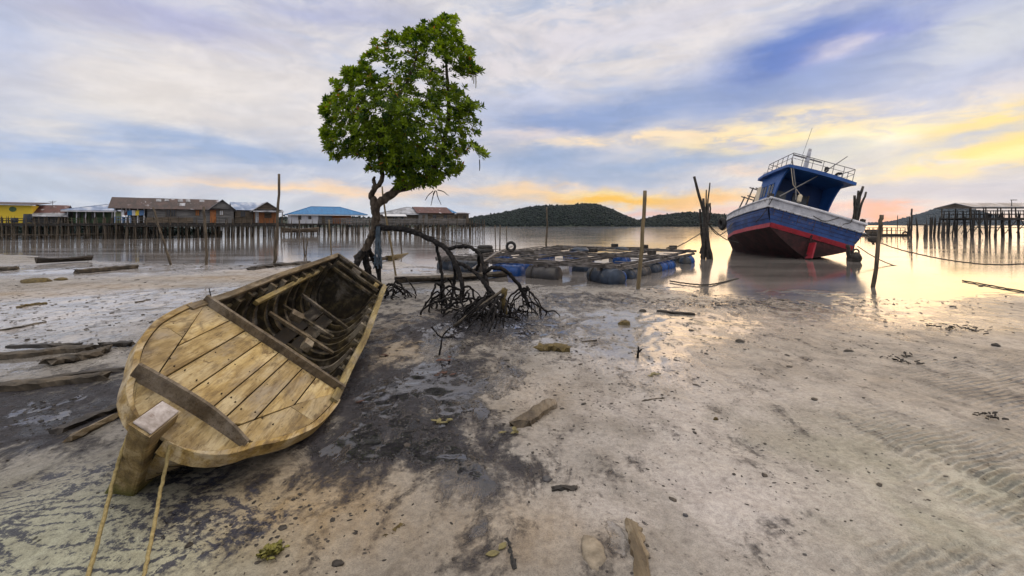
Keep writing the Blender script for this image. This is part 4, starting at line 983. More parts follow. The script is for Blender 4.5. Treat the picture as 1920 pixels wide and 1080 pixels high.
    # thickets: roots springing from a hub, bending over and diving into the mud
    def thicket(hub, n, rad, rise, r0, squash=.75, drop=0.0, twin=.5):
        c = Vector(hub[:3]) + base
        n = int(n * 1.7)
        for i in range(n):
            a = 2 * math.pi * (i + rnd.uniform(-.3, .3)) / n; ra = rad * rnd.uniform(.45, 1.1)
            fx, fy = c.x + ra * math.cos(a), c.y + ra * math.sin(a) * squash; ft = foot(fx, fy); s0 = rnd.uniform(0, 1)
            st = L(c + Vector((rnd.uniform(-.08, .08), rnd.uniform(-.08, .08), rnd.uniform(-.12, .12) * 2)))
            top = st.lerp(Vector(ft), rnd.uniform(.35, .55)); top.z = max(st.z, ft[2] + .15) * rnd.uniform(.8, 1.0) + rise * rnd.uniform(-.6, 1.0)
            low = Vector(ft) + (top - Vector(ft)) * .42; low.x += (ft[0] - st.x) * .22; low.y += (ft[1] - st.y) * .22
            r = r0 * rnd.uniform(.35, .95)
            rt([tuple(st) + (r,), tuple(top) + (r * .95,), tuple(low) + (r * .9,), ft + (r * .75,)], 'root', 'prop_root', 6, .016, 5)
            if rnd.random() < twin:
                g = foot(fx + rnd.uniform(-.3, .3), fy + rnd.uniform(-.2, .2)); rt([tuple(low) + (r * .6,), tuple((low + Vector(g)) / 2 + Vector((rnd.uniform(-.05, .05), 0, .06))) + (r * .6,), g + (r * .45,)], 'root', 'prop_root', 5, .008, 4)
    thicket(W(866, 562, 7.9, 0), 11, .66, .10, .024)
    thicket(W(915, 574, 7.5, 0), 11, .60, .09, .023)
    thicket(W(984, 562, 7.9, 0), 9, .42, .08, .020)
    thicket(W(890, 590, 7.4, 0), 7, .50, .06, .018)
    thicket(W(742, 534, 9.6, 0), 8, .52, .10, .028)
    thicket(W(831, 552, 8.6, 0), 7, .46, .14, .026)
    return root
make_tree()

# dead root heap: grey broken roots fanned in front of the thicket
def dead_roots():
    c = onG(905, 622); r = empty('dead_root_heap', tuple(c), 'heap of broken grey mangrove roots fanned out on the mud before the thicket', 'root heap')
    hub = P(945, 548, 7.1) - c
    for i in range(15):
        e = onG(846 + i * 7.6 + rnd.uniform(-12, 12), 602 + 22 * math.sin(i / 14 * 3.1) + rnd.uniform(-14, 6)) - c
        q = rnd.uniform(.0, .35) if i < 5 else rnd.uniform(.1, .55); s = hub.lerp(e, q) + Vector((rnd.uniform(-.05, .05), rnd.uniform(-.1, .1), rnd.uniform(-.02, .06)))
        mb = MB(); mb.tube(rag([s, s.lerp(e, .45) + Vector((rnd.uniform(-.06, .06), 0, .07)), e + Vector((0, 0, .01))], 4, .008), [(.022 - .0015 * k) * rnd.uniform(.6, 1.2) for k in range(9)], 6); mb.build('root', M['root'], r, smooth=True)
    mb = MB(); mb.tube(rag([hub + Vector((.03, 0, .06)), hub.lerp(onG(850, 612) - c, .5) + Vector((0, 0, .03)), onG(850, 612) - c], 5, .006), .024, 7); mb.build('branch', M['drift'], r, smooth=True)
    mb = MB(); mb.tube(rag([P(947, 540, 7.05) - c, P(944, 560, 7.05) - c, P(948, 590, 7.05) - c], 3, .01), [.045, .05, .045, .04, .045, .04, .03], 7); mb.build('stump', M['moss'], r, smooth=True)
dead_roots()

# ------------------------------------------------------------------ the wrecked wooden boat
def wood_boat_mats():
    def mk(name, stops, stain, a, **kw):
        return mat(name, stops, 2.2, (5, 1.0, 4), .78, bump=.7, bdist=.006, fine=26, grain=True, spots=[(2.6, .50, .66, stain, a), (7.0, .58, .70, (.10, .055, .015), .75), (1.1, .50, .68, (.36, .315, .24), .65)], **kw)
    M['deck_wood'] = mk('worn_yellow_deck', [(.28, .19, .065), (.47, .345, .14), (.60, .49, .27)], (.15, .105, .05), .75)
    M['hull_wood'] = mk('worn_yellow_hull', [(.20, .125, .035), (.37, .255, .08), (.60, .50, .32)], (.10, .06, .022), .85)
    M['stem_wood'] = mk('stem_timber', [(.16, .105, .035), (.30, .21, .075), (.46, .36, .18)], (.09, .06, .025), .8, zstain=(.42, .16, (.085, .10, .012)))
    M['rib_wood'] = mk('stained_shaded_rib_timber', [(.020, .015, .009), (.058, .043, .020), (.15, .115, .05)], (.018, .014, .009), .85)  # stained timber, darkened further to hold the shade inside the hull
    M['rib_light'] = mk('brown_gunwale_timber', [(.075, .055, .03), (.17, .125, .065), (.30, .235, .13)], (.05, .036, .02), .7)
    M['rail_wood'] = mk('gunwale_timber', [(.22, .16, .05), (.40, .31, .11), (.52, .44, .22)], (.08, .06, .028), .7)
    M['board_wood'] = mk('grey_brown_board', [(.095, .070, .040), (.175, .135, .080), (.27, .215, .14)], (.05, .037, .022), .7)
    M['stem_top'] = mat('bleached_end_grain', [(.22, .19, .17), (.40, .365, .355), (.60, .565, .57)], 9, rough=.8, bump=.5, spots=[(14, .56, .66, (.16, .11, .09), .6)])
    M['inner_hull'] = mk('shaded_inner_hull', [(.007, .006, .0045), (.019, .014, .010), (.040, .030, .019)], (.012, .010, .008), .8)  # near black: shade of the open hull painted into the planking
    M['seam'] = mat('caulked_seam', [(.025, .017, .009), (.07, .05, .025)], 20, rough=.9, rand=False)
wood_boat_mats()
def make_wreck():
    el = Vector((-.1116, .9915, .0666)); es = Vector((.7898, .1292, -.5997)); eu = Vector((.6032, .0144, .7975))
    root = empty('wooden_boat', label='wrecked yellow wooden boat lying heeled over on the sand', cat='boat')
    root.matrix_world = Matrix((( es.x, el.x, eu.x, K0.x), (es.y, el.y, eu.y, K0.y), (es.z, el.z, eu.z, K0.z), (0, 0, 0, 1)))
    # local axes: x across (right), y along to the stern, z up the hull
    ts = np.array([0, .0953, .2384, .4767, .7945, 1.2712, 1.9069, 2.7014, 3.4959, 4.3699])
    ws = np.array([.02, .344, .445, .585, .672, .691, .650, .616, .526, .412]); hs = np.array([.583, .62, .645, .640, .615, .578, .573, .606, .678, .80])
    ts = np.array([0, .012, .03, .06, .0953, .14, .19, .2384, .35, .4767, .7945, 1.2712, 1.9069, 2.7014, 3.4959, 4.3699]); ws = np.array([.02, .115, .175, .235, .285, .322, .355, .38, .455, .525, .64, .691, .650, .616, .526, .412]); hs = np.array([.583, .588, .595, .607, .62, .63, .638, .645, .644, .640, .615, .578, .573, .606, .678, .80])
    tt = np.concatenate([[0, .006, .012, .02, .03, .044, .06, .078, .0953, .115], np.linspace(.14, .5, 10)[:-1], np.linspace(.5, 4.37, 42)])
    def sm(v, t): return float(np.interp(t, tt, np.convolve(np.pad(np.interp(tt, ts, v), 2, 'edge'), [.1, .2, .4, .2, .1], 'same')[2:-2]) if t > .6 else np.interp(t, ts, v))
    def w(t): return sm(ws, t)
    def h(t): return sm(hs, t)
    T1 = 4.37
    def pt(t, p, side, inset=0.0):
        W_, H_ = max(.006, w(t) - inset), h(t)
        full = .62 + .25 * min(1, max(0, t / 1.0))           # fuller sections amidships
        ky = t - .3 * min(1, t / 1.6)
        y = ky + (t - .3 - ky) * p ** .8
        bl = min(1, max(0, (t - .25) / 1.5)); bl = bl * bl * (3 - 2 * bl)
        x = W_ * ((1 - bl) * p ** 1.25 + bl * math.sin(p * math.pi / 2) ** (1.25 - .5 * full)); z = H_ * ((1 - bl) * p ** 1.0 + bl * p ** (2.6 * full)) + inset * (1 - p) * .9
        return Vector((side * x, y, z))
    def shell(inset):
        rows = []
        for t in tt: rows.append([pt(t, 1 - k / 9, -1, inset) for k in range(9)] + [pt(t, k / 9, 1, inset) for k in range(10)])
        return rows
    out = MB(); out.loft(shell(0)); hull = out.build('hull', M['hull_wood'], root, smooth=True)
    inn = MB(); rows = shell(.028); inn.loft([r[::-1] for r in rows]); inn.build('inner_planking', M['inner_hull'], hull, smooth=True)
    sm_ = MB()
    for p in (.32, .5, .66, .82):
        for s in (-1, 1): sm_.tube([pt(t, p, s, -.002) for t in tt[3:]], .0035, 4)
    sm_.build('plank_seam', M['seam'], hull)
    # transom and its planks
    a = [pt(T1, 1 - k / 9, -1) for k in range(9)] + [pt(T1, k / 9, 1) for k in range(10)]
    MB().prism(a, (0, -.035, 0)).build('transom', M['rib_wood'], root)
    for q, zz, yy, ww in ((0, .05, -.07, .39), (1, -.03, -.13, .36), (2, -.12, -.17, .33)):
        m = MB(); m.box((rnd.uniform(-.02, .02), T1 - .3 + yy, h(T1) + zz - .03), (ww * 2, .06, .045), (rnd.uniform(-.1, .1), 0, rnd.uniform(-.02, .02))); m.build('transom_plank', M['rib_wood'], root, bevel=.006)
    for x, m in ((-.05, M['board_wood']), (.30, M['deck_wood'])): MB().box((x, T1 - .36, h(T1) - .02), (.14 if x < 0 else .07, .13, .07)).build('cleat', m, root, bevel=.006)
    # gunwale rails
    def rail(side, t0, t1, wd, th, m, dz=0.0, name='gunwale', off=0.0):
        rows = []
        for t in tt:
            if t < t0 or t > t1: continue
            c = pt(t, 1, side); i = Vector((-side, 0, 0)); u = Vector((0, 0, 1)); c = c + i * off
            rows.append([c - i * .022 + u * (dz - th * .5), c - i * .022 + u * (dz + th * .5), c + i * wd + u * (dz + th * .5), c + i * wd + u * (dz - th * .5)])
        o = MB(); o.loft(rows, True); o.add(rows[0], [(0, 1, 2, 3)]); o.add(rows[-1], [(3, 2, 1, 0)]); return o.build(name, m, root, bevel=.006)
    rail(1, 1.2, T1, .045, .05, M['rail_wood'], .012); rail(-1, 1.2, T1, .04, .035, M['rib_light'], .006)
    rail(-1, 0, 1.4, .02, .09, M['hull_wood'], -.03, 'rubbing_strake', -.014); rail(1, .0, 1.4, .02, .09, M['hull_wood'], -.03, 'rubbing_strake', -.014)
    rail(-1, 1.6, 4.2, .03, .035, M['rib_wood'], -.11, 'inwale', .03); rail(1, 1.6, 4.2, .03, .035, M['rib_wood'], -.11, 'inwale', .03)
    # foredeck: margin planks follow the rim, straight planks run fore and aft between them
    tb = 1.46
    hd = lambda y: h(min(max(y + .3, .02), T1)) + .004
    def rim(side, t, f=1.0): return Vector((side * (w(t) - .012) * f, t - .3, 0))
    def lay(poly, name, m, th=.022, dz=0.0):
        v = [Vector((p[0], p[1], hd(p[1]) + dz)) for p in poly]; mb = MB(); n = len(v)
        c = sum(v, Vector()) / n; b = [p - Vector((0, 0, th)) for p in v]
        mb.add(v + b, [tuple(range(n))] + [(i, n + i, n + (i + 1) % n, (i + 1) % n) for i in range(n)] + [tuple(range(2 * n - 1, n - 1, -1))])
        return mb.build(name, m, root, bevel=.003)
    ys_ = np.linspace(.30, tb, 12)
    aL = np.array([-(w(tb) - .03), tb - .3]); bL = np.array([-.30, .02]); aR = np.array([w(tb) - .05, tb - .3]); bR = np.array([.26, .06])
    def seamx(y, a, b): return a[0] + (b[0] - a[0]) * (a[1] - y) / (a[1] - b[1])
    ycut = -.045
    # left and right margin planks (in two lengths each)
    tl = np.concatenate([np.linspace(.27, .45, 7)[:-1], np.linspace(.45, tb, 14)])
    for side, a, b in ((-1, aL, bL), (1, aR, bR)):
        for i0, i1 in ((0, 11), (11, 19)):
            outer = [rim(side, t) for t in tl[i0:i1 + 1]]; ya, yb = outer[0].y + (.004 if i0 else 0), outer[-1].y
            inner = [Vector((seamx(min(yb, a[1]), a, b) + side * .007, min(yb, a[1]) - .004, 0)), Vector((seamx(ya, a, b) + side * .007, ya, 0))]
            poly = outer + inner
            if side > 0: poly = poly
            lay([(p.x, p.y) for p in (poly if side > 0 else poly[::-1])], 'margin_plank', M['deck_wood'])
    # straight planks, clipped by the two slanting seams
    xs = [-.66, -.42, -.27, -.11, .06, .16, .30, .44, .68]
    for i in range(len(xs) - 1):
        x0, x1 = xs[i] + .0045, xs[i + 1] - .0045; pl = []
        for x, rev in ((x0, 0), (x1, 1)):
            a, b = (aL, bL) if x < 0 else (aR, bR)
            yl = b[1] + (x - b[0]) * (a[1] - b[1]) / (a[0] - b[0])
            yl = max(ycut, min(tb - .3, yl if (x < bL[0] or x > bR[0]) else ycut))
            pl.append((x, yl))
        dz = rnd.uniform(-.002, .003); ye = tb - .3
        poly = [pl[0]] + ([(bL[0], max(ycut, bL[1]))] if x0 < bL[0] < x1 else []) + ([(bR[0], max(ycut, bR[1]))] if x0 < bR[0] < x1 else []) + [pl[1], (x1, ye), (x0, ye)]
        q = []
        for p in poly:
            if not q or (abs(p[0] - q[-1][0]) + abs(p[1] - q[-1][1])) > .004: q.append(p)
        if len(q) >= 3: lay(q, 'deck_plank', M['deck_wood'], dz=dz)
    bed = MB(); bed.loft([[Vector((side * (w(t) - .03) * f, t - .3, hd(t - .3) - .030)) for side, f in ((-1, 1), (-1, .5), (1, 0), (1, .5), (1, 1))] for t in np.linspace(.03, tb, 14)]); bed.build('deck_beam_bed', M['seam'], root)
    # bow apron ahead of the breakwater
    tp = [.012, .02, .03, .044, .06, .078, .0953, .115, .14, .17, .20, .23, .25]
    lay([(p.x, p.y) for p in [rim(1, t) for t in tp]] + [(p.x, p.y) for p in [rim(-1, t) for t in tp[::-1]]], 'bow_plank', M['deck_wood'], dz=-.003)
    # breakwater board, bowed aft in the middle
    rows = []
    for k in range(13):
        q = -1 + k / 6; x = .375 * q - .012; y = -.10 + .018 * (1 - q * q); z0 = hd(y) - .01; z1 = z0 + .10 - .045 * max(0, q) ** 2
        rows.append([(x, y - .011, z0), (x, y + .014, z0), (x, y + .014, z1), (x, y - .011, z1)])
    b = MB(); b.loft(rows, True); b.add(rows[0], [(0, 1, 2, 3)]); b.add(rows[-1], [(3, 2, 1, 0)]); b.build('breakwater', M['board_wood'], root, bevel=.003)
    # beam across the after end of the deck
    for x in (-.6, -.5, -.36, -.3, -.24, -.14, -.08, .03, .09, .13, .19, .27, .33, .41, .5, .6):
        for yy in (tb - .345, .62 + rnd.uniform(-.02, .02), .2 + rnd.uniform(-.03, .03)):
            if abs(x) > w(yy + .3) - .05: continue
            nl = MB(); nl.tube([(x, yy, hd(yy) - .004), (x, yy, hd(yy) + .0035)], .0055, 6); nl.build('nail', M['seam'], root)
    y = tb - .3 + .022; b = MB(); b.box((0, y, hd(y) + .012), (2 * w(tb) + .03, .036, .11)); b.build('deck_beam', M['board_wood'], root, bevel=.004)
    # stem post with squared bleached head, sweeping down to the sand
    rows = []
    for xx, yy, zz, wd, dp in ((-.03, .06, -.14, .17, .26), (-.035, .03, .02, .165, .25), (-.05, -.07, .22, .15, .24), (-.06, -.18, .42, .135, .235), (-.075, -.29, .60, .125, .24), (-.08, -.345, .70, .122, .245)):
        rows.append([(xx - wd / 2, yy - dp / 2, zz), (xx + wd / 2, yy - dp / 2 - .005, zz), (xx + wd / 2 * .96, yy + dp / 2, zz + .012), (xx - wd / 2 * .96, yy + dp / 2, zz + .012)])
    b = MB(); b.loft(rows, True); b.add(rows[-1], [(0, 1, 2, 3)]); b.add(rows[0], [(3, 2, 1, 0)]); st = b.build('stem_post', M['stem_wood'], root, bevel=.018)
    b = MB(); top = [Vector(p) + Vector((0, 0, .001)) for p in rows[-1]]; c = sum(top, Vector()) / 4; top = [c + (p - c) * .88 for p in top]; b.prism(top, (0, 0, .010)); b.build('stem_head', M['stem_top'], st, bevel=.006)
    kb = MB(); kb.loft([[(-.04, yy, zz), (.04, yy, zz), (.05, yy, zz + .09), (-.05, yy, zz + .09)] for yy, zz in ((.0, -.06), (1, -.06), (2.5, -.055), (4.0, -.05))], True); kb.build('keel', M['rib_wood'], root)
    # ribs
    for t in np.arange(1.72, 4.3, .235):
        rows = []; hw = .024 + rnd.uniform(-.004, .006); dp = .065 + rnd.uniform(-.01, .014)
        ps = [(p, -1) for p in np.linspace(.97, .06, 12)] + [(p, 1) for p in np.linspace(.0, .97, 13)]
        lo = rnd.uniform(.0, .1)
        for p, s in ps:
            a0 = pt(t, p, s, .03); a1 = pt(t, p, s, .03 + dp)
            rows.append([a0 + Vector((0, -hw, 0)), a0 + Vector((0, hw, 0)), a1 + Vector((0, hw, dp * .3 * (1 - p))), a1 + Vector((0, -hw, dp * .3 * (1 - p)))])
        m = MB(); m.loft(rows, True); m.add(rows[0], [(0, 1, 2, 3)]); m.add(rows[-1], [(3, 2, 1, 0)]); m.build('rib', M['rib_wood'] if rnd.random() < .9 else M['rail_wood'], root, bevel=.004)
    # loose timbers inside
    def bar(name, a, b_, wd, th, m, up=(0, 0, 1)): MB().bar(a, b_, wd, th, up).build(name, m, root, bevel=.004)
    bar('stringer', (-.50, 1.95, .47), (-.42, 3.55, .60), .05, .045, M['rail_wood'])
    for t, z, x0, x1 in ((2.0, .17, -.40, .12), (2.35, .20, -.42, .40), (2.72, .23, -.42, .42), (3.05, .27, -.40, .30), (3.45, .33, -.36, .36)): bar('floor_timber', (x0, t - .3, z + rnd.uniform(0, .03)), (x1, t - .26 + rnd.uniform(-.05, .08), z + rnd.uniform(0, .02)), .05, .035, M['rib_light'] if t < 2.8 else M['rib_wood'])
    MB().box((-.18, 2.62, .31), (.14, .11, .08), (.1, 0, .3)).build('block', M['board_wood'], root, bevel=.006)
    MB().box((.14, 2.25, .27), (.10, .13, .09), (0, .1, .2)).build('block', M['board_wood'], root, bevel=.006)
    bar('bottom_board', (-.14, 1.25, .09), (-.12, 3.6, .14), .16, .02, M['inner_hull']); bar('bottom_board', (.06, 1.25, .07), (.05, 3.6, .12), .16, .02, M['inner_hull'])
    return root
wreck = make_wreck()

# ------------------------------------------------------------------ the blue fishing boat, heeled on the mud
M['boat_blue'] = mat('blue_boat_paint', [(.006, .030, .12), (.010, .046, .18), (.020, .070, .25)], 2.0, (1, 1, 1), .5, bump=.12, fine=30,
                     spots=[(2.2, .56, .70, (.045, .045, .06), .75), (5.0, .60, .68, (.13, .075, .05), .6), (1.3, .58, .78, (.06, .09, .20), .4)], rand=False)
M['cabin_blue'] = mat('cabin_blue_paint', [(.006, .050, .20), (.012, .085, .32)], 1.2, (1, 1, .5), .5, bump=.1, spots=[(2.0, .62, .74, (.03, .035, .05), .5)], rand=False)
M['boat_white'] = mat('dirty_white_paint', [(.30, .31, .35), (.48, .49, .53), (.58, .58, .61)], 2.5, (1, 1, 1), .55, bump=.12, spots=[(3.5, .58, .68, (.16, .11, .07), .7)], rand=False)
M['boat_red'] = mat('red_boot_stripe', [(.22, .010, .020), (.36, .022, .038)], 3, (1, 1, 1), .5, bump=.1, spots=[(4, .60, .70, (.05, .02, .02), .7)], rand=False)
M['boat_bottom'] = mat('fouled_bottom', [(.008, .003, .003), (.026, .006, .007), (.05, .012, .013)], 3, rough=.85, bump=.4, rand=False)
M['cabin_inner'] = mat('shaded_cabin_paint', [(.003, .020, .085), (.006, .035, .14)], 1.2, (1, 1, .5), .6, bump=.1, rand=False)  # cabin blue made darker, shade of the enclosed cabin put into the colour
M['steel'] = mat('grey_steel_rail', [(.07, .07, .075), (.17, .165, .165)], 10, rough=.5)
M['window_glass'] = mat('cabin_glass', [(.02, .025, .03), (.06, .07, .075)], 2, rough=.15, bump=0)
M['cream'] = mat('cream_plastic', [(.50, .42, .30), (.62, .55, .42)], 6, rough=.5)
def make_trawler():
    root = empty('fishing_boat', label='blue and white wooden fishing boat with a red stripe, heeled over at the water edge', cat='boat')
    heel, yaw, pit = R(17), R(4), R(-6)
    f = Vector((math.sin(yaw) * math.cos(pit), math.cos(yaw) * math.cos(pit), math.sin(pit))); hr = Vector((math.cos(yaw), -math.sin(yaw), 0)); hu = hr.cross(f)
    er = hr * math.cos(heel) - hu * math.sin(heel); eu = hr * math.sin(heel) + hu * math.cos(heel); O = Vector((13.5, 21.0, -.05))
    root.matrix_world = Matrix(((er.x, f.x, eu.x, O.x), (er.y, f.y, eu.y, O.y), (er.z, f.z, eu.z, O.z), (0, 0, 0, 1)))
    ys = [0, 1, 2, 3, 4, 5, 6, 7, 8, 8.7, 9.2]
    I = lambda a: np.interp(ys, [0, 2, 4, 6, 7.5, 8.5, 9.2], a)
    sx, sz = I([2.15, 2.22, 2.1, 1.75, 1.2, .65, .06]), I([1.98, 1.95, 1.98, 2.1, 2.35, 2.6, 2.85])
    cx, cz = I([1.88, 2.0, 1.92, 1.45, .85, .4, .04]), I([1.05, 1.0, 1.0, 1.08, 1.3, 1.6, 2.0])
    kz = I([.12, 0, 0, .02, .25, .8, 1.6]); lx, lz = np.array(cx) * .97 + np.array(sx) * .03, np.array(cz) + .21
    def band(name, m, xa, za, xb, zb, n=5, bulge=0.0, parent=None, transom=True, off=0.0):
        mb = MB()
        for s in (-1, 1):
            rows = []
            for i, y in enumerate(ys):
                rows.append([(s * (xa[i] + (xb[i] - xa[i]) * k / n + bulge * math.sin(math.pi * k / n) + off), y, za[i] + (zb[i] - za[i]) * k / n) for k in range(n + 1)])
            mb.loft(rows if s > 0 else [r[::-1] for r in rows])
        if transom:
            mb.loft([[(-xa[0] - off, -off, za[0]), (-xb[0] - off, -.06 - off, zb[0])], [(0, -off - .03, za[0]), (0, -.09 - off, zb[0])], [(xa[0] + off, -off, za[0]), (xb[0] + off, -.06 - off, zb[0])]])
        return mb.build(name, m, parent or root, smooth=True)
    hull = band('hull', M['boat_blue'], lx, lz, sx, sz, 4, .06)
    band('boot_stripe', M['boat_red'], cx, cz, lx, lz, 2, .0, hull)
    bt = MB()
    for s in (-1, 1):
        rows = [[(s * cx[i] * k / 5, ys[i], kz[i] + (cz[i] - kz[i]) * (k / 5) ** 1.25) for k in range(6)] for i in range(len(ys))]; bt.loft(rows if s > 0 else [r[::-1] for r in rows])
    bt.prism([(cx[0] * k / 5, 0.005, kz[0] + (cz[0] - kz[0]) * (abs(k) / 5) ** 1.25) for k in range(-5, 6)], (0, .04, 0)); bt.build('bottom', M['boat_bottom'], root, smooth=False)
    MB().box((0, 3.6, -.05), (.16, 7.0, .34)).build('keel', M['boat_bottom'], root)
    # white bulwark with cap rail
    wx, wz = np.array(sx) + .05, np.array(sz) + I([.42, .40, .36, .34, .34, .34, .34])
    bw = band('bulwark', M['boat_white'], np.array(sx) + .03, np.array(sz) - .02, wx, wz, 2, .0)
    band('bulwark_lining', M['boat_white'], np.array(sx) - .06, np.array(sz), wx - .08, wz - .01, 2, .0, bw)
    cp = MB(); ring = [Vector((-wx[i], ys[i], wz[i])) for i in range(len(ys) - 1, -1, -1)] + [Vector((0, -.11, wz[0] + .02))] + [Vector((wx[i], ys[i], wz[i])) for i in range(len(ys))]
    ring[len(ys) - 1].y = -.08; ring[len(ys) + 1].y = -.08
    cp.tube(ring, .075, 6, flat=.6); cp.build('cap_rail', M['boat_white'], bw)
    sm2 = MB()
    for q in (.25, .5, .75):
        for s_ in (-1, 1): sm2.tube([(s_ * (lx[i] + (sx[i] - lx[i]) * q + .06 * math.sin(math.pi * q) + .002), ys[i], lz[i] + (sz[i] - lz[i]) * q) for i in range(len(ys))], .008, 4)
        sm2.tube([(-(lx[0] + (sx[0] - lx[0]) * q), -.06 * q - .004, lz[0] + (sz[0] - lz[0]) * q), (0, -.03 - .06 * q - .004, lz[0] + (sz[0] - lz[0]) * q), (lx[0] + (sx[0] - lx[0]) * q, -.06 * q - .004, lz[0] + (sz[0] - lz[0]) * q)], .008, 4)
    sm2.build('plank_seam', M['boat_bottom'], hull)
    rb = MB(); r2 = [Vector((-sx[i] - .06, ys[i], sz[i] - .02)) for i in range(len(ys) - 1, -1, -1)] + [Vector((0, -.12, sz[0] - .02))] + [Vector((sx[i] + .06, ys[i], sz[i] - .02)) for i in range(len(ys))]
    r2[len(ys) - 1].y = -.1; r2[len(ys) + 1].y = -.1; rb.tube(r2, .04, 5); rb.build('rubbing_strake', M['boat_white'], hull)
    for i in range(11):
        rs = MB()
        x = -1.9 + i * .37 + rnd.uniform(-.05, .05); l = rnd.uniform(.15, .55); rs.box((x, -.115, sz[0] - .03 - l / 2), (.02, .008, l), (.06, rnd.uniform(-.05, .05), 0)); rs.build('rust_streak', M['rust_roof'], hull)
    sc = MB()
    for i in range(14): x = -2.0 + i * .31; sc.box((x, -.13, sz[0] - .03), (.045, .035, .04))
    sc.build('bolt', M['dark_wood'], hull)
    dk = MB(); dk.loft([[(-sx[i] + .05, ys[i] + (.01 if i == 0 else 0), sz[i] + .02), (0, ys[i], sz[i] + .07), (sx[i] - .05, ys[i] + (.01 if i == 0 else 0), sz[i] + .02)] for i in range(len(ys))]); dk.build('deck', M['plank_grey'], root)
    # cabin: side walls sweep aft to carry the roof
    hwid, zb, zt, y0, y1 = 1.36, 2.0, 4.36, .5, 3.4
    cab = MB().box((0, (2.5 + y1) / 2, (zb + zt) / 2), (hwid * 2 - .12, y1 - 2.5, zt - zb - .01)).build('cabin', M['cabin_blue'], root)
    for s in (-1, 1):
        prof = [(y1 + .02, zb)] + [(1.75, zb)] + [(1.75 - (1.75 - y0 - .05) * (1 - math.cos(q * math.pi / 2)), zb + (zt - zb) * math.sin(q * math.pi / 2)) for q in np.linspace(.1, 1, 12)] + [(y1 + .02, zt)]
        MB().prism([(s * hwid, y, z) for y, z in prof], (-s * .07, 0, 0)).build('side_wall', M['cabin_blue'], cab)
    MB().prism([(-hwid + .08, 2.48, zb), (hwid - .08, 2.48, zb), (hwid - .08, 2.48, zt), (-hwid + .08, 2.48, zt)], (0, -.04, 0)).build('bulkhead', M['cabin_inner'], cab)
    d = MB().box((.25, 2.41, zb + .85), (.75, .05, 1.7)).build('door', M['window_dark'], cab)
    MB().box((.25 + .4, 2.395, zb + .85), (.06, .05, 1.8)).build('door_frame', M['plank_brown'], d)
    MB().box((-.75, 2.41, zb + 1.35), (.6, .04, .5)).build('window', M['window_glass'], cab)
    for y in (2.0, 2.3, 2.75, 3.05):
        w = MB().box((-hwid - .005, y, zb + 1.45), (.03, .2, .55)).build('window', M['window_dark'], cab)
        MB().box((-hwid - .012, y, zb + 1.45 + .3), (.05, .26, .05)).build('sill', M['cabin_blue'], w)
    wf = MB().box((0, y1 + .015, zb + 1.5), (2.2, .03, .6)).build('window', M['window_glass'], cab)
    cr = MB().box((-hwid - .006, 3.5, zb + 1.3), (.05, .5, 1.1)).build('corner_panel', M['cream'], cab)
    rf = MB(); 
    rows = []
    for y, dz in ((y0 - .15, -.04), (y0 + .2, .0), (2, .03), (3.0, .02), (y1 + .15, -.06)): rows.append([(x, y, zt + dz + .1 * (1 - (x / 1.8) ** 2)) for x in np.linspace(-1.58, 1.58, 9)] + [(x, y, zt + dz - .14 + .06 * (1 - (x / 1.8) ** 2)) for x in np.linspace(1.58, -1.58, 9)])
    rf.loft(rows, True); rf.add(rows[0], [tuple(range(18))]); rf.add(rows[-1], [tuple(range(17, -1, -1))]); roof = rf.build('roof', M['cabin_blue'], root)
    # roof railing
    rl = MB(); zr = zt + .08; c = [(-1.45, y0), (1.45, y0), (1.45, 2.9), (-1.45, 2.9)]
    for k in range(4):
        a, b = c[k], c[(k + 1) % 4]
        n = 6 if k % 2 == 0 else 5
        for z in (.55, .30): rl.tube([(a[0], a[1], zr + z), (b[0], b[1], zr + z)], .018 if z > .4 else .012, 5)
        for i in range(n): q = i / n; rl.tube([(a[0] + (b[0] - a[0]) * q, a[1] + (b[1] - a[1]) * q, zr - .05), (a[0] + (b[0] - a[0]) * q, a[1] + (b[1] - a[1]) * q, zr + .55)], .016, 5)
    rl.build('roof_railing', M['steel'], root)
    ms = MB(); ms.box((-.25, 1.6, zt + .75), (.2, .2, 1.5), (0, 0, 0), .55); mast = ms.build('mast', M['boat_white'], root)
    m2 = MB(); m2.bar((-.95, 1.6, zt + .98), (.45, 1.6, zt + .98), .06, .06); m2.build('crosstree', M['steel'], mast)
    m3 = MB(); m3.tube([(-.55, 1.6, zt + .9), (-.42, 1.6, zt + 2.6)], .009, 5); m3.build('aerial', M['steel'], mast)
    b = MB(); b.tube([(-1.75, .1, 2.6), (.2, .8, 4.5), (1.45, 1.4, 5.9)], [.035, .03, .02], 6); b.build('boom', M['steel'], root)
    b = MB(); b.tube([(-1.5, .42, zt + .3), (-1.05, .3, 3.3), (-.95, .2, 2.7)], [.03, .03, .03], 6); b.build('strut', M['steel'], root)
    b = MB(); b.tube([(-1.5, .4, zt), (-1.2, .3, 3.4), (-.78, .25, 3.0)], .012, 4); b.tube([(-.78, .25, 3.02), (-.78, .25, 2.95), (-.78, .25, 2.68), (-.78, .25, 2.62)], [.04, .10, .10, .05], 8); b.build('hanging_float', M['cream'], root)
    b = MB(); b.tube(spline([(1.05, 1.3, zt), (1.05, 1.3, zt + .3), (1.12, 1.25, zt + .5), (1.3, 1.2, zt + .55)], 4), .06, 8); b.build('exhaust_pipe', M['tyre'], root, smooth=True)
    b = MB(); b.tube([(.45, 1.0, zt + .05), (.45, 1.0, zt + .35)], .03, 6); b.tube([(.45, 1.0, zt + .33), (.45, 1.0, zt + .40), (.45, 1.0, zt + .55), (.45, 1.0, zt + .6)], [.05, .1, .1, .03], 8); b.build('lamp', M['tyre'], root)
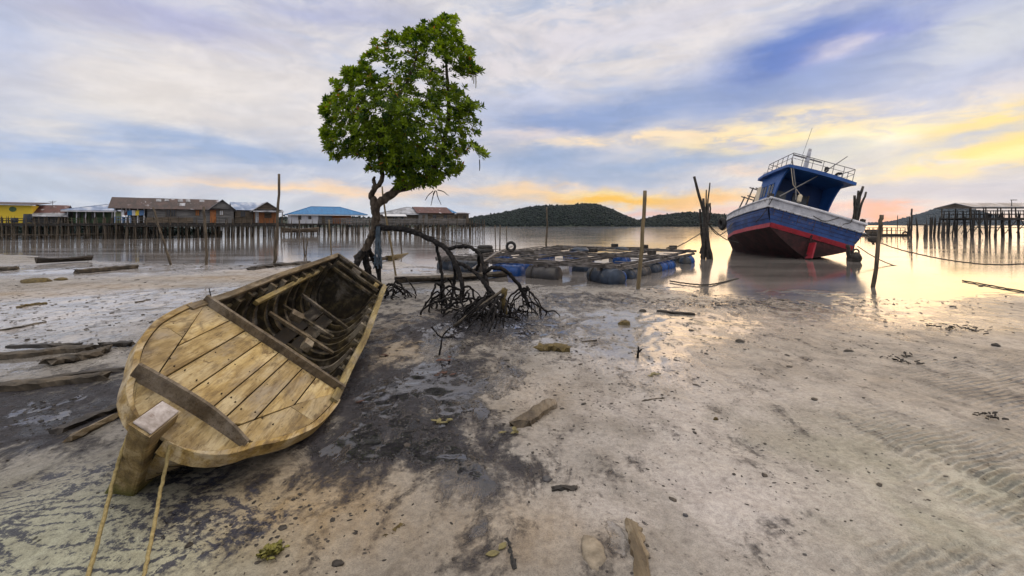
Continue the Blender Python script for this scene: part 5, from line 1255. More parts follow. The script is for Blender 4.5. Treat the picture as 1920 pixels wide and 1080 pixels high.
    b = MB(); b.tube([(-1.3, 3.2, zt + .05), (-1.3, 3.2, zt + .12), (-1.3, 3.2, zt + .25), (-1.3, 3.2, zt + .34)], [.16, .2, .18, .05], 12); b.build('radar_dome', M['boat_white'], root, smooth=True)
    fr = MB()
    for y, z in ((4.5, 4.1), (5.4, 4.3), (6.3, 3.9)): fr.tube([(-1.3, y, 2.2), (-1.0, y, z)], .04, 6)
    for y, z in ((4.5, 4.05), (5.4, 4.25), (5.4, 3.75), (6.3, 3.85)): fr.tube([(-1.2, y, z), (.5, y + .1, z)], .035, 6)
    fr.build('foredeck_frame', M['raft_wood'], root)
    rd = MB(); rd.box((0, -.30, .45), (.07, .55, .75)); rd.build('rudder', M['boat_red'], root, bevel=.02)
    rd = MB(); rd.tube([(0, -.04, .1), (0, -.06, 1.2)], .05, 6); rd.tube([(0, .5, .25), (0, -.2, .22)], .06, 6); rd.build('rudder_post', M['boat_bottom'], root)
    for s in (-1, 1):
        q = MB(); q.box((s * 2.1, .12, wz[0] + .1), (.16, .16, .28)); q.tube([(s * 2.1 + .14 * math.cos(t), .12 + .14 * math.sin(t), wz[0] + .06 + .02 * math.sin(t * 3)) for t in np.linspace(0, 12.5, 26)], .035, 5); q.build('bollard', M['rope_dark'], root)
    rc = MB(); rc.tube(rag([(-.2, -.14, sz[0] + .1), (.35, -.17, sz[0] - .0), (.9, -.15, sz[0] + .35)], 4, .01), .02, 5); rc.tube(rag([(1.15, -.16, sz[0] + .1), (1.4, -.2, sz[0] + .25), (1.5, -.14, sz[0] + .5)], 4, .01), .02, 5)
    rc.tube(rag([(-2.12, -.12, wz[0]), (-2.2, .2, 1.6), (-2.15, .9, 1.3)], 4, .01), .018, 5); rc.build('lashing', M['rope_dark'], root)
    return root, (lambda x, y, z: O + er * x + f * y + eu * z)
trawler, TB = make_trawler()
def torus_mb(c, R0, r, axis='z', n=26, m=10, flat=1.0):
    c = Vector(c); mb = MB(); rows = []
    for i in range(n):
        a = 2 * math.pi * i / n; row = []
        for k in range(m):
            b = 2 * math.pi * k / m; rr = R0 + r * math.cos(b); z = r * math.sin(b) * flat
            p = (rr * math.cos(a), rr * math.sin(a), z)
            row.append(c + Vector(p if axis == 'z' else (p[2], p[0], p[1]) if axis == 'x' else (p[0], p[2], p[1])))
        rows.append(row)
    mb.loft(rows + [rows[0]], True); return mb
t = TB(-2.42, 4.6, 1.55); solo(torus_mb(t, .27, .12, 'x'), 'tyre', M['tyre'], 'black tyre fender hung on the side of the blue boat', 'tyre', None, t, smooth=True)

# ------------------------------------------------------------------ the fish cage raft
def make_raft():
    A = Vector((2.7, 12.6, 0)); B_ = Vector((-2.3, 16.1, 0)); u = (B_ - A).normalized(); W_ = (B_ - A).length; v = Vector((-u.y, u.x, 0)); v = v if v.y > 0 else -v; L_ = 8.4
    root = empty('fish_cage_raft', tuple(A), 'floating raft of timber frames on blue and grey drums', 'raft')
    def at(a, b, z): return u * (a * W_) + v * (b * L_) + Vector((0, 0, z))
    zt = .46
    for b in (0, .5, 1):
        for o in (-.028, .028): MB().bar(at(-.05, b + o, zt), at(1.05, b + o, zt + rnd.uniform(-.04, .04)), .09, .09).build('cross_beam', M['raft_wood'], root)
        m = MB()
        for i in range(4): q = i / 4.5; m.bar(at(q + .01, b - .05, zt + .06), at(q + rnd.uniform(0, .02), b + .05, zt + .06), .09, .025)
        m.build('walkway_slat', M['raft_wood'], root)
    for a in (0, .33, .67, 1):
        for o in (-.03, .03): MB().bar(at(a + o, -.04, zt - .09), at(a + o, 1.04, zt - .09 + rnd.uniform(-.03, .03)), .09, .08).build('long_beam', M['raft_wood'], root)
        m = MB()
        for i in range(6 if a < 1 else 17): q = i / (7 if a < 1 else 18.0); m.bar(at(a - .05, q, zt + .02), at(a + .05, q + rnd.uniform(-.01, .01), zt + .02), .10, .022)
        m.build('walkway_slat', M['raft_wood'], root)
    def drum(a, b, m, dirn, z=.12, r=.29, l=.9, name='drum'):
        c = at(a, b, z); t = dirn.normalized(); prof = [(-.5, .0), (-.5, .93), (-.47, 1), (-.24, 1), (-.22, 1.06), (-.18, 1.06), (-.16, 1), (.16, 1), (.18, 1.06), (.22, 1.06), (.24, 1), (.47, 1), (.5, .93), (.5, 0)]
        mb = MB(); r *= .86; c = c - Vector((0, 0, .03)); s = t.cross(Vector((0, 0, 1))); rows = [[c + t * (q * l) + (s * math.cos(x) + Vector((0, 0, 1)) * math.sin(x)) * max(.001, r * k) for x in np.linspace(0, 2 * math.pi, 18, endpoint=False)] for q, k in prof]
        mb.loft(rows, True); o = mb.build(name, m, root); o.data.polygons.foreach_set('use_smooth', [True] * len(o.data.polygons))
        st = MB(); st.tube([c + t * (l * .3) + (s * math.cos(x) + Vector((0, 0, 1)) * math.sin(x)) * (r * 1.03) for x in np.linspace(-.6, math.pi + .6, 12)], .012, 4); st.build('strap', M['rope_dark'], o); return o
    b, k, g = M['drum_blue'], M['drum_dark'], M['drum_grey']
    drum(.02, .0, k, u * .8 + v * .55, .16, .34, 1.15); drum(.0, .06, b, u * .8 + v * .55, .14, .22, .5)
    for q, m in ((.17, k), (.28, g), (.42, k), (.52, b), (.62, b), (.92, k), (.99, b)): drum(-.01, q, m, v if q < .9 else u * .3 + v, .10, .26, .78 if q < .9 else 1.1)
    drum(.33, -.02, g, u, .13, .31, 1.0); drum(.55, -.01, b, u, .11, .28, .95); drum(.86, .0, k, u, .14, .31, 1.1); drum(1.0, .03, k, u, .14, .32, 1.0)
    for q, m in ((.2, k), (.4, b), (.62, k), (.82, b)): drum(1.0, q, m, v, .12, .28)
    for q, m in ((.3, k), (.72, b)): drum(.33, q, m, v, .12, .28)
    for q, m in ((.2, b), (.75, k)): drum(.67, q, m, v, .12, .28)
    for q, m in ((.1, k), (.5, k), (.9, b)): drum(q, 1.0, m, u, .08, .26)
    for q, m in ((.48, b),): drum(q, .5, m, u, .12, .28)
    # nets heaped on the frames and blocks
    for (a, b_, s) in ((.5, .52, .9), (.1, .97, .5), (.85, .75, .6), (.2, .3, .6), (.35, .75, .7), (.7, .3, .5)):
        mb = MB(); c = at(a, b_, zt + .1)
        rows = []
        for i in range(7):
            ph = i / 6 * math.pi / 2; rows.append([c + Vector((s * .45 * math.cos(ph) * math.cos(x) * rnd.uniform(.8, 1.2), s * .3 * math.cos(ph) * math.sin(x) * rnd.uniform(.8, 1.2), .16 * s * math.sin(ph) * rnd.uniform(.8, 1.2))) for x in np.linspace(0, 6.28, 12, endpoint=False)])
        mb.loft(rows, True); mb.build('net_heap', M['rope_dark'] if rnd.random() < .7 else M['drum_dark'], root, smooth=True)
    for (a, b_) in ((.1, 1.0), (.3, 1.0), (.55, 1.02), (.03, .5), (.4, .5)): MB().box(at(a, b_, zt + .15), (.3, .18, .16), (0, 0, rnd.uniform(0, 1))).build('block', M['dark_wood'], root, bevel=.02)
    for (a0, b0, a1, b1, r_) in ((.1, .1, .8, .35, .02), (.25, .6, .95, .72, .022), (.6, .05, .5, .9, .02), (.05, .8, .6, .55, .018), (.85, .1, 1.02, .8, .02)):
        m = MB(); m.tube([at(a0, b0, .54), at((a0 + a1) / 2, (b0 + b1) / 2, .55), at(a1, b1, .56)], r_, 6); m.build('loose_pole', M['raft_wood'], root)
    m = MB(); m.tube([at(.42, -.35, .42), at(.75, .1, .6), at(1.02, .5, .66)], .028, 6); m.build('loose_pole', M['steel'], root)
    m = MB(); m.bar(at(1.06, .9, .5), at(.3, 1.05, .54), .1, .05); m.build('loose_plank', M['raft_wood'], root)
    return at, A
RA, RO = make_raft()
p = P(958, 457, 17.6); p.z = .56 + .0; c = p + Vector((0, 0, .19)); mb = torus_mb(c, .155, .055, 'y'); solo(mb, 'tyre', M['tyre'], 'black tyre standing upright on the raft', 'tyre', None, p, smooth=True)
p = P(908, 470, 17.2); p.z = .50; mb = torus_mb(p + Vector((0, 0, .10)), .26, .11, 'z'); mb.add(torus_mb(p + Vector((.03, 0, .24)), .22, .08, 'z').v, torus_mb(p, .22, .08).f); solo(mb, 'tyre', M['tyre'], 'pair of dark tyres lying flat on the far left corner of the raft', 'tyre', None, p, smooth=True)

# ------------------------------------------------------------------ poles standing in the water and mud
def pole(pts, d, r0, r1, label, m='pole', group='poles standing in the shallows', name='pole', n=8, cat='pole', amp=.012, sink=.35):
    q = [P(px, py, d) for px, py in pts]; a, b = q[-1], q[-2]; q.append(a + (a - b).normalized() * sink)
    q = rag(q, 5, amp * r0 / .05); mb = MB(); k = len(q); mb.tube(q, [(r1 + (r0 - r1) * i / (k - 1)) * rnd.uniform(.93, 1.07) for i in range(k)], n)
    return solo(mb, name, M[m], label, cat, group, q[-1], smooth=True)
pole([(287, 388), (302, 440), (320, 496)], 18.0, .055, .032, 'leaning thin pole at the left, in front of the long grey house')
pole([(382, 388), (386, 440), (387, 497)], 18.0, .06, .045, 'upright straight pole below the orange door')
pole([(524, 326), (520, 420), (515, 497)], 18.0, .07, .045, 'tallest pole at the left, standing before the orange boarded house', 'pole')
pole([(568, 437), (571, 478)], 23, .045, .03, 'left one of two short crossed stakes left of the blue roofed house reflection')
pole([(577, 448), (573, 481)], 23, .04, .03, 'right one of two short crossed stakes, leaning right')
pole([(617, 412), (619, 445), (621, 474)], 25, .045, .03, 'thin greyish stick in front of the blue roofed house', 'bamboo')
pole([(716, 350), (727, 425), (743, 520)], 13.9, .036, .024, 'long thin bamboo pole leaning behind the mangrove trunk', 'bamboo')
pole([(750, 438), (753, 472)], 24, .04, .03, 'short thin stick in the water right of the mangrove trunk')
pole([(938, 422), (937, 464)], 26, .045, .03, 'slim stake in the water left of the upright tyre')
pole([(950, 424), (950, 456)], 30, .03, .025, 'thinnest stake just above the upright tyre')
pole([(928, 422), (929, 452)], 36, .045, .035, 'far thin stake near the seaward end of the village')
pole([(1025, 388), (1026, 425), (1024, 462)], 23.0, .055, .035, 'dark pole rising from the far corner of the raft before the island')
pole([(1209, 358), (1205, 440), (1197, 545)], 11.2, .052, .043, 'thick brown pole standing in front of the right end of the raft', 'bamboo', n=10)
pole([(1653, 403), (1649, 440), (1637, 542)], 11.6, .05, .046, 'dark pole standing alone in the water right of the blue boat', n=10)
cl = [([(1301, 331), (1318, 395), (1329, 484)], .085, .06), ([(1331, 342), (1326, 400), (1322, 478)], .05, .03), ([(1324, 356), (1325, 420), (1330, 484)], .05, .03), ([(1319, 372), (1321, 420), (1317, 476)], .09, .06), ([(1312, 392), (1315, 430), (1318, 470)], .07, .05),
      ([(1328, 382), (1325, 430), (1333, 485)], .10, .07), ([(1320, 388), (1323, 430), (1326, 480)], .09, .07), ([(1332, 380), (1330, 410), (1316, 462)], .05, .035)]
nm = ['longest post of the mooring cluster, leaning left at the top', 'thin pale stick on the right of the mooring cluster', 'thin middle stick of the mooring cluster', 'stout upright post of the mooring cluster', 'short left post of the mooring cluster', 'thickest front post of the mooring cluster, bent at the foot', 'dark inner post of the mooring cluster', 'slim crossing stake of the mooring cluster']
for (pts, a, b), l in zip(cl, nm): pole(pts, 21.3 + rnd.uniform(-.25, .25), a, b, l, 'dark_wood', 'mooring posts bundled left of the blue boat')
mb = torus_mb(P(1325, 420, 21.3), .24, .04, 'z', 20, 6); solo(mb, 'rope', M['rope_dark'], 'rope lashed round the mooring post cluster', 'rope', None, P(1325, 420, 21.3), smooth=True)
for pts, a, b, l in (([(1618, 349), (1606, 400), (1592, 490)], .09, .06, 'longest dark post behind the stern of the blue boat'), ([(1624, 360), (1610, 402), (1596, 484)], .075, .05, 'right leaning post behind the stern of the blue boat'),
                     ([(1602, 366), (1602, 400), (1590, 484)], .08, .06, 'left upright post behind the stern of the blue boat'), ([(1610, 357), (1606, 390), (1594, 486)], .07, .05, 'middle post behind the stern of the blue boat')):
    pole(pts, 23.8 + rnd.uniform(-.3, .3), a, b, l, 'dark_wood', 'posts bundled behind the blue boat')
pole([(1590, 458), (1591, 480), (1591, 494)], 20.0, .085, .08, 'short thick stump under the stern of the blue boat', 'dark_wood')
for px, t, b, r, l in ((1709, 391, 446, .12, 'tall pale capped post left of the jetty walkway'), (1683, 404, 437, .07, 'thin dark stake beyond the floating platform'), (1735, 420, 447, .16, 'thick short pile between the walkway and the tall capped post'), (1770, 416, 447, .15, 'stout pile near the middle of the jetty walkway'), (1721, 425, 440, .05, 'thin short stick beside the tall capped post')):
    pole([(px, t), (px, (t + b) / 2), (px - 1, b)], 1365 / (b - HY), r, r * .8, l, 'dark_wood', 'marker posts near the jetty')

# ------------------------------------------------------------------ ropes
def rope(pts, r, label, m='rope_dark', n=10, amp=.006):
    q = rag(pts, n, amp); mb = MB(); mb.tube(q, r, 6); return solo(mb, 'rope', M[m], label, 'rope', None, q[0], smooth=True)
rope([P(1263, 466, 19.3), P(1290, 452, 20.2), P(1318, 435, 21.2)], .022, 'rope from the raft corner up to the mooring post cluster')
rope([P(1328, 421, 21.3), P(1345, 440, 21.4), P(1362, 433, 21.6), P(1374, 418, 23)], .02, 'upper slack rope between the mooring posts and the blue boat')
rope([P(1328, 420, 21.3), P(1345, 437, 21.4), P(1362, 449, 21.5), P(1384, 455, 21.6)], .022, 'lower rope from the mooring posts down toward the blue boat')
rope([P(1620, 437, 21), P(1655, 457, 14), P(1720, 476, 12), P(1800, 491, 11.5), P(1870, 496, 11.2), P(1960, 494, 11)], .017, 'long mooring rope running right from the lone pole')
rope([P(1608, 462, 20.6), P(1636, 480, 19), P(1668, 495, 18), P(1700, 503, 17.2)], .02, 'short slack rope dipping into the water right of the blue boat')
rope([G(1805, 526, .02), G(1850, 534, .02), G(1900, 543, .02), G(1990, 557, .03)], .018, 'dark rope lying on the shallow water at the right edge')
rope([G(1256, 527, .03), G(1290, 532, .03), G(1325, 534, .03), G(1355, 529, .02), G(1384, 522, .01)], .02, 'dark rope curved on the wet mud near the thick brown pole')
rope([P(709, 427, 10.3), P(800, 442, 11.5), P(905, 465, 14.5), P(962, 470, 16.5)], .010, 'thin line strung from the mangrove trunk to the raft')
kb = K0
rope([P(244, 806, 2.47), P(228, 850, 2.44), P(214, 895, 2.4), P(190, 990, 2.2), P(160, 1095, 2.0), P(130, 1190, 1.8)], .0095, 'tan mooring rope running from the wooden bow to the bottom left', 'rope', 10, .002)
rope([P(318, 835, 2.42), P(310, 880, 2.4), P(300, 925, 2.35), P(284, 1010, 2.15), P(268, 1090, 2.0), P(250, 1180, 1.8)], .0088, 'second tan mooring rope hanging right of the stem post', 'rope', 10, .002)
def rag_bundle(c, s, label, name='net_bundle', cat='net', m='rope_dark', n=10, axis=(1, 1, 1.2)):
    mb = MB(); rr = random.Random(int(abs(c.x * 100))); rows = []
    for i in range(9):
        ph = -math.pi / 2 + math.pi * i / 8; rows.append([c + Vector((s * axis[0] * math.cos(ph) * math.cos(x), s * axis[1] * math.cos(ph) * math.sin(x), s * axis[2] * math.sin(ph))) * rr.uniform(.75, 1.2) if False else c + Vector((s * axis[0] * max(.08, math.cos(ph)) * math.cos(x) * rr.uniform(.7, 1.25), s * axis[1] * max(.08, math.cos(ph)) * math.sin(x) * rr.uniform(.7, 1.25), s * axis[2] * math.sin(ph))) for x in np.linspace(0, 6.28, n, endpoint=False)])
    mb.loft(rows, True); mb.add(rows[0], [tuple(range(n))]); mb.add(rows[-1], [tuple(range(n - 1, -1, -1))])
    for i in range(5): a = c + Vector((rr.uniform(-.5, .5) * s, rr.uniform(-.5, .5) * s, -s * .6)); mb.tube([a, a + Vector((rr.uniform(-.2, .2) * s, 0, -s * rr.uniform(.5, 1.0)))], s * .1, 4)
    return solo(mb, name, M[m], label, cat, None, c, smooth=True)
rag_bundle(P(1605, 484, 19.5), .22, 'dark weedy anchor bundle hanging at the water beside the blue stern')
mb = torus_mb(P(1605, 473, 19.5), .13, .035, 'y', 18, 6); solo(mb, 'ring', M['tyre'], 'dark iron ring above the weedy bundle by the blue stern', 'ring', None, P(1605, 473, 19.5), smooth=True)
rag_bundle(P(1638, 449, 13.2), .11, 'ragged scrap of net caught on the rope by the lone pole', axis=(1.5, .7, .9))
# torn net draped down the trunk
mb = MB(); a = P(709, 424, 10.25)
for k in range(5): x = -.06 + .03 * k; mb.tube(rag([a + Vector((x * .5, 0, 0)), a + Vector((x, -.02, -.45)), a + Vector((x * 1.6, 0, -.95 + rnd.uniform(-.08, .05)))], 5, .012), .016, 4)
for k in range(7): z = -.1 - .12 * k; mb.tube([a + Vector((-.06 - .01 * k, -.01, z)), a + Vector((.06 + .01 * k, -.02, z + rnd.uniform(-.03, .03)))], .010, 4)
M['net_blue'] = mat('faded_blue_net', [(.03, .05, .075), (.07, .10, .13)], 12, rough=.8); solo(mb, 'net', M['net_blue'], 'torn blue grey net hanging from the mangrove trunk', 'net', None, a)

# ------------------------------------------------------------------ driftwood, planks, stones and litter on the flat
def slab(name, label, cat, pts, w, th, m, group=None, dz=0.0, taper=1.0, n=5, amp=.012, roll=0.0):
    """a weathered board or log following pts on the mud"""
    q = [Vector(p) for p in spline(pts, n)]; rows = []; k = len(q)
    for i, p in enumerate(q):
        t = (q[min(i + 1, k - 1)] - q[max(i - 1, 0)]).normalized(); s = t.cross(Vector((0, 0, 1))).normalized(); u = s.cross(t)
        s, u = s * math.cos(roll) + u * math.sin(roll), u * math.cos(roll) - s * math.sin(roll)
        ww = w / 2 * (1 + (taper - 1) * i / (k - 1)) * rnd.uniform(.9, 1.1); hh = th / 2 * rnd.uniform(.85, 1.15); c = p + Vector((0, 0, dz))
        rows.append([c + s * (ww * a) + u * (hh * b) + (t * rnd.uniform(-.45, .45) * w if i in (0, k - 1) else Vector()) + Vector((rnd.uniform(-amp, amp), rnd.uniform(-amp, amp), rnd.uniform(-amp, amp) * .4)) for a, b in ((-1, -.7), (-.95, .6), (-.5, 1), (.4, .95), (.95, .7), (1, -.6), (.3, -1), (-.5, -1))])
    mb = MB(); mb.loft(rows, True); mb.add(rows[0], [tuple(range(8))]); mb.add(rows[-1], [tuple(range(7, -1, -1))])
    return solo(mb, name, M[m], label, cat, group, q[0])
def gp(*xy, dz=.02): return [onG(a, b, dz - .016) for a, b in xy]
DW = 'driftwood on the left flat'
slab('driftwood', 'dark half buried log reaching in from the left edge, left of the bow', 'driftwood', gp((-60, 733), (40, 728), (120, 720), (203, 710), dz=.03), .17, .11, 'drift', DW, taper=.5)
slab('driftwood', 'thin dark pole lying just above the half buried log', 'driftwood', gp((40, 722), (140, 705), (242, 694), dz=.03), .07, .05, 'dark_wood', DW)
slab('driftwood', 'long dark plank lying flat on the wet shine at the left', 'driftwood', gp((-30, 673), (60, 668), (115, 660), (172, 657), dz=.04), .16, .08, 'drift', DW)
slab('driftwood', 'short dark plank end laid across the long plank', 'driftwood', gp((16, 657), (90, 655), (150, 653), dz=.06), .07, .05, 'dark_wood', DW)
slab('driftwood', 'broken ragged board pointing toward the boat bow', 'driftwood', gp((92, 684), (140, 676), (180, 667), (200, 658), dz=.05), .2, .07, 'drift', DW, taper=.45, amp=.025)
slab('driftwood', 'dark bar touching the left side of the wooden bow', 'driftwood', gp((187, 652), (215, 650), (246, 648), dz=.05), .12, .06, 'dark_wood', DW)
slab('driftwood', 'upper of two dark strips slanting up to the bow', 'driftwood', gp((108, 812), (170, 785), (242, 760), dz=.03), .085, .05, 'dark_wood', DW)
slab('driftwood', 'lower pale edged strip slanting up to the bow', 'driftwood', gp((130, 826), (190, 795), (243, 770), dz=.02), .075, .05, 'board_wood', DW, roll=.5)
slab('driftwood', 'thin stick lying on the shiny flat at the left edge', 'driftwood', gp((-20, 623), (40, 614), (86, 604), dz=.02), .05, .035, 'drift', DW)
slab('driftwood', 'small weedy stick beyond the shiny flat', 'driftwood', gp((32, 578), (55, 573), (84, 570), dz=.02), .08, .06, 'moss', DW)
slab('driftwood', 'straight brown timber lying near the left waterline', 'driftwood', gp((143, 513), (200, 508), (255, 503), dz=.08), .2, .14, 'drift', DW)
slab('driftwood', 'short timber at the far left waterline', 'driftwood', gp((-30, 508), (10, 507), (32, 506), dz=.08), .22, .12, 'drift', DW)
slab('driftwood', 'small twig right of the two mud stones', 'driftwood', gp((255, 567), (280, 563), dz=.02), .05, .03, 'drift', DW)
slab('driftwood', 'tangled dark wrack line lying behind the wreck', 'wrack', gp((474, 506), (505, 500), (540, 497), (578, 494), dz=.05), .35, .14, 'dark_wood', None, amp=.06)
slab('log', 'pale ridge log at the water edge right of the trunk', 'log', gp((728, 490), (755, 484), (788, 477), dz=.15), .3, .22, 'moss', None, amp=.03)
slab('log', 'thin dark log at the water edge before the raft', 'log', gp((690, 492), (730, 488), (800, 476), (830, 474), dz=.12), .2, .14, 'dark_wood', None, amp=.02)
canoe('sunken_canoe', 'dark brown old canoe hull sunk in the mud behind the roots', onG(742, 533), onG(950, 520), .7, .12, M['drift'], 'boat', .02)
slab('plank', 'thick broken wooden plank lying alone on the sand', 'plank', gp((975, 800), (1000, 782), (1035, 758), dz=.03), .14, .075, 'board_wood', None, amp=.01)
slab('driftwood', 'mossy yellow brown branch on the sand right of the roots', 'driftwood', gp((1010, 656), (1035, 655), (1066, 658), dz=.04), .13, .085, 'moss', None, amp=.03)
slab('log', 'rough brown log lying at the bottom edge of the sand', 'log', gp((1185, 985), (1194, 1015), (1203, 1060), (1210, 1110), dz=.015), .075, .045, 'board_wood', None, amp=.008)
slab('driftwood', 'short dark stick right of the bottom centre', 'stick', gp((1036, 918), (1083, 915), dz=.02), .03, .025, 'dark_wood')
slab('driftwood', 'bent pale twig at the bottom left of centre', 'stick', gp((722, 1005), (738, 994), (756, 982), dz=.012), .018, .014, 'moss')
slab('driftwood', 'thin dark twig near the puddle on the right sand', 'stick', gp((1092, 642), (1118, 639), dz=.02), .03, .025, 'drift')
slab('driftwood', 'thin straight twig right of the broken plank', 'stick', gp((1205, 752), (1244, 746), dz=.015), .02, .016, 'drift')
slab('driftwood', 'dark broken stake lying on the mud below the raft', 'stick', gp((1233, 584), (1262, 588), (1300, 590), dz=.03), .08, .05, 'dark_wood')
slab('strip', 'narrow dark strip of plastic lying at the bottom centre', 'strip', gp((950, 1010), (957, 1032), (966, 1066), dz=.015), .012, .01, 'tyre')
# upright twigs
def twig(pts, d, r, label, extra=()):
    mb = MB(); q = rag([P(a, b, d) for a, b in pts], 4, .004); mb.tube(q, [r * (1 - .5 * i / (len(q) - 1)) for i in range(len(q))][::-1], 6)
    for e in extra: mb.tube(rag([P(a, b, d) for a, b in e], 4, .004), r * .6, 5)
    return solo(mb, 'twig', M['root'], label, 'twig', None, q[-1], smooth=True)
twig([(829, 632), (826, 652), (823, 674)], 5.4, .016, 'forked dark twig standing in the small puddle', [[(809, 612), (818, 624), (829, 633), (847, 632)], [(829, 633), (836, 622), (844, 616)]])
twig([(1197, 650), (1196, 665), (1195, 679)], 5.3, .018, 'short dark stump sticking out of the pale sand', [[(1197, 660), (1203, 655)]])
twig([(392, 540), (395, 556), (395, 570)], 9.2, .016, 'thin dark sprig standing on the shiny flat beyond the gunwale')
# stones and clods
def stone(px, py, sx, sy, sz, label, m='stone', seed=0, group=None, name='stone', cat='stone'):
    c = onG(px, py); rr = random.Random(seed + int(px)); vs, fs = ico(1, seed + int(py)); import bmesh
    bm = bmesh.new(); bmesh.ops.create_icosphere(bm, subdivisions=3, radius=1.0)
    V = np.array([v.co[:] for v in bm.verts]); k = 1 + .35 * fbm(V[:, 0] * 1.6 + seed, V[:, 1] * 1.6 + V[:, 2] * 1.3, 3, seed) + .12 * fbm(V[:, 0] * 5, V[:, 2] * 5 + V[:, 1] * 4, 2, seed + 5)
    mb = MB(); mb.add([c + Vector((p[0] * sx, p[1] * sy, max(-.3, p[2]) * sz)) for p in V * k[:, None]], [tuple(v.index for v in f.verts) for f in bm.faces]); bm.free()
    return solo(mb, name, M[m], label, cat, group, c, smooth=True)
stone(65, 529, .36, .26, .12, 'larger mossy mud stone on the left flat', 'moss', 1); stone(115, 525, .19, .15, .08, 'smaller mossy mud stone on the left flat', 'moss', 2)
stone(540, 484, .33, .28, .07, 'left flat dark float half sunk in the water behind the wreck', 'tyre', 3, None, 'float', 'float'); stone(596, 479, .36, .3, .07, 'right flat dark float half sunk in the water behind the wreck', 'tyre', 4, None, 'float', 'float')
stone(75, 464, .38, .3, .10, 'lone dark float in the water near the left boardwalk', 'tyre', 5, None, 'float', 'float')
stone(1112, 1035, .055, .11, .022, 'pale lumpy mud stone at the bottom right of centre', 'sand_lump', 6)
stone(1026, 898, .03, .028, .014, 'smooth blue grey shell stone at the bottom centre', 'drum_grey', 7); stone(1285, 967, .013, .012, .012, 'small round blue grey pebble on the right sand', 'drum_grey', 8)
stone(1171, 608, .10, .07, .06, 'dark weedy clod right of the root heap', 'moss', 9, None, 'clod', 'clod'); stone(1205, 493 + 91, .06, .05, .04, 'small dark clod below the thick brown pole', 'dark_wood', 10, None, 'clod', 'clod')
stone(1388, 641, .06, .05, .035, 'dark clod on the right sand', 'dark_wood', 11, None, 'clod', 'clod'); stone(1591, 658, .06, .03, .02, 'small flat dark scrap far out on the right sand', 'dark_wood', 12, None, 'clod', 'clod')
stone(1342, 787, .022, .018, .02, 'small dark nut on the middle right sand', 'moss', 13, None, 'nut', 'nut'); stone(1867, 648, .05, .04, .03, 'small clod near the right edge', 'dark_wood', 14, None, 'clod', 'clod')
stone(634, 1056, .028, .024, .012, 'ragged black scrap of leaf at the bottom left of centre', 'dark_wood', 15, None, 'leaf_scrap', 'scrap')
def leaves(px, py, n, spread, sz, label, m, name='leaf_litter', cat='leaf', seed=1, curl=.4):
    c = onG(px, py); rr = random.Random(seed); mb = MB()
    for i in range(n):
        x, y = c.x + rr.gauss(0, spread), c.y + rr.gauss(0, spread * .7); b = Vector((x, y, gz(x, y) + .008 + rr.uniform(0, .02) * (n > 3))); a = rr.uniform(0, 6.28); s = sz * rr.uniform(.7, 1.2)
        d = Vector((math.cos(a), math.sin(a), rr.uniform(-.1, .4) * curl)); w = Vector((-math.sin(a), math.cos(a), rr.uniform(-.3, .3) * curl)); up = Vector((0, 0, 1))
        row = [[b + d * (s * q) + w * (k * s * .28 * math.sin(math.pi * min(.97, max(.05, q)))) + up * (abs(k) * s * .12 * curl + e) for k in (-1, 0, 1)] for q in (0.02, .25, .5, .75, .98) for e in (0,)]
        mb.loft(row); mb.loft([[p - up * .003 for p in r[::-1]] for r in row])
    return solo(mb, name, M[m], label, cat, None, c, fix=False)
M['leaf_red'] = mat('dead_red_leaf', [(.04, .016, .010), (.09, .035, .020)], 20, rough=.5); M['leaf_yellow'] = mat('dead_yellow_leaf', [(.10, .085, .03), (.22, .19, .075)], 20, rough=.5)
leaves(830, 704, 5, .03, .07, 'heap of reddish dead leaves beside the small puddle', 'leaf_red', seed=2); leaves(830, 678, 4, .05, .10, 'few red leaves at the foot of the puddle twig', 'leaf_red', seed=3)
leaves(935, 1035, 2, .012, .085, 'broad yellow green leaf at the bottom centre', 'leaf_yellow', seed=4, curl=.2); leaves(835, 795, 5, .05, .09, 'yellowish dead leaves on the dark mud', 'leaf_yellow', seed=5)
leaves(965, 812, 4, .04, .06, 'pale yellow leaf scraps below the broken plank', 'leaf_yellow', seed=6); leaves(668, 757, 2, .03, .08, 'single red leaf on the dark mud beside the boat', 'leaf_red', seed=7)
leaves(724, 669, 2, .03, .10, 'red leaf right of the gunwale', 'leaf_red', seed=8); leaves(1220, 705, 3, .03, .09, 'pale dead leaves on the white sand', 'leaf_yellow', seed=9)
leaves(510, 1042, 60, .028, .030, 'yellow clump of seaweed at the bottom left', 'weed', 'seaweed', 'seaweed', 10, 1.5); tag(leaves(1800, 618, 40, .22, .06, 'long dark patch of seagrass on the right flat', 'dark_wood', 'seagrass', 'seagrass', 11, 1.2), kind='stuff')
tag(leaves(1700, 678, 24, .14, .05, 'small dark patch of seagrass on the right sand', 'dark_wood', 'seagrass', 'seagrass', 12, 1.2), kind='stuff'); leaves(1855, 785, 16, .05, .04, 'dark curl of seaweed near the right edge', 'dark_wood', 'seaweed', 'seaweed', 13, 1.4)
canoe('dinghy', 'old dark wooden dinghy lying at the left waterline', onG(68, 497), onG(172, 491), .7, .16, M['dark_wood'], 'boat', .06)
slab('driftwood', 'stern post and outboard stump on the old dinghy', 'post', [P(165, 494, 18), P(165, 489, 18), P(165, 484, 18)], .18, .16, 'dark_wood', None)

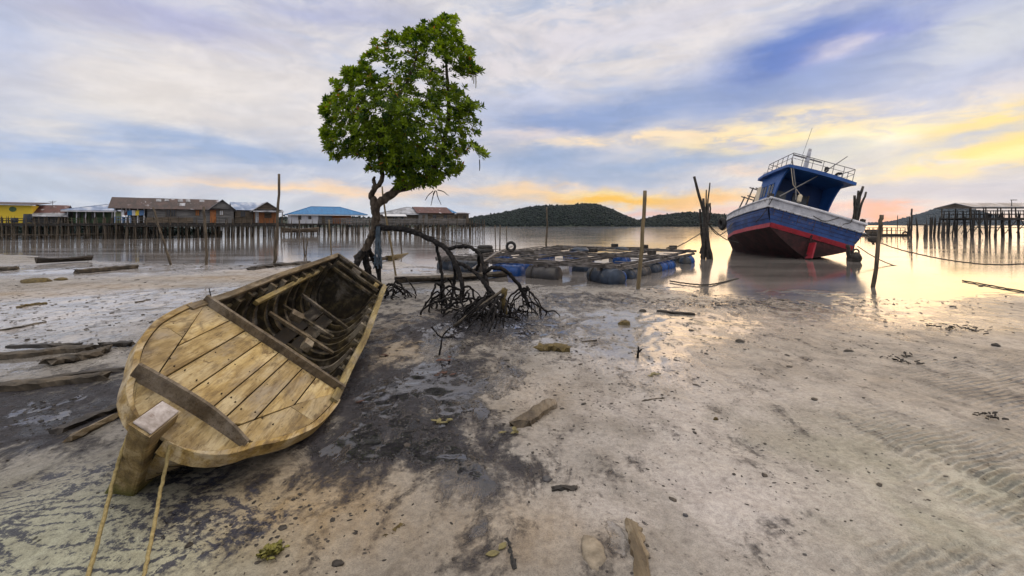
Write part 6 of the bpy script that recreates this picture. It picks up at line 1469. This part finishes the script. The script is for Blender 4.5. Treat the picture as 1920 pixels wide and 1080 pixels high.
# fine litter scattered over the flat: beyond counting
def litter():
    rr = random.Random(99); mb = MB(); n = 0
    zones = [(120, 590, 400, 70, 700), (1500, 630, 420, 70, 330), (1150, 690, 260, 110, 320), (850, 760, 180, 120, 330), (520, 980, 260, 100, 160), (1500, 850, 420, 160, 110), (900, 620, 260, 40, 260), (80, 780, 160, 60, 200), (1120, 560, 320, 14, 260), (1500, 568, 330, 10, 330), (340, 500, 330, 8, 200)]
    for (cx, cy, sx, sy, k) in zones:
        for i in range(k):
            px, py = rr.gauss(cx, sx * .55), rr.gauss(cy, sy * .55)
            if py < 470: continue
            c = onG(px, py); s = rr.uniform(.0025, .0085) * (1 + c.y * .30) * (2.0 if rr.random() < .05 else 1); a = rr.uniform(0, 6.28); e = rr.uniform(.25, 1.0)
            if c.z < -.03: c.z = .0
            vs, fs = ICO[rr.randrange(6)]; ca, sa = math.cos(a), math.sin(a)
            mb.add([(c.x + s * (v.x * ca - v.y * e * sa), c.y + s * (v.x * sa + v.y * e * ca), c.z + s * .35 * v.z) for v in vs], fs)
    return tag(mb.build('beach_litter', M['dark_wood'], fix=False), 'scattered dark specks of leaf, bark and shell on the tidal flat', 'litter', kind='stuff')
litter()

def make_haze():
    mb = MB(); mb.box((0, 660, 29), (3140, 1460, 62)); o = mb.build('haze', None); tag(o, kind='stuff')
    m = bpy.data.materials.new('sea_haze'); m.use_nodes = True; n = NT(m.node_tree); n.n.remove(n.n['Principled BSDF'])
    v = n.new('ShaderNodeVolumePrincipled'); v.inputs['Color'].default_value = (.66, .78, .95, 1); v.inputs['Density'].default_value = .00009; v.inputs['Anisotropy'].default_value = .2
    n.l.new(v.outputs[0], n.n['Material Output'].inputs['Volume']); o.data.materials.append(m)
make_haze()

S.cycles.max_bounces = 6; S.cycles.diffuse_bounces = 3; S.cycles.glossy_bounces = 3; S.cycles.transmission_bounces = 3; S.cycles.transparent_max_bounces = 6
S.cycles.use_adaptive_sampling = True; S.cycles.adaptive_threshold = 0.02; S.cycles.adaptive_min_samples = 24; S.cycles.time_limit = 900
S.cycles.caustics_reflective = False; S.cycles.caustics_refractive = False
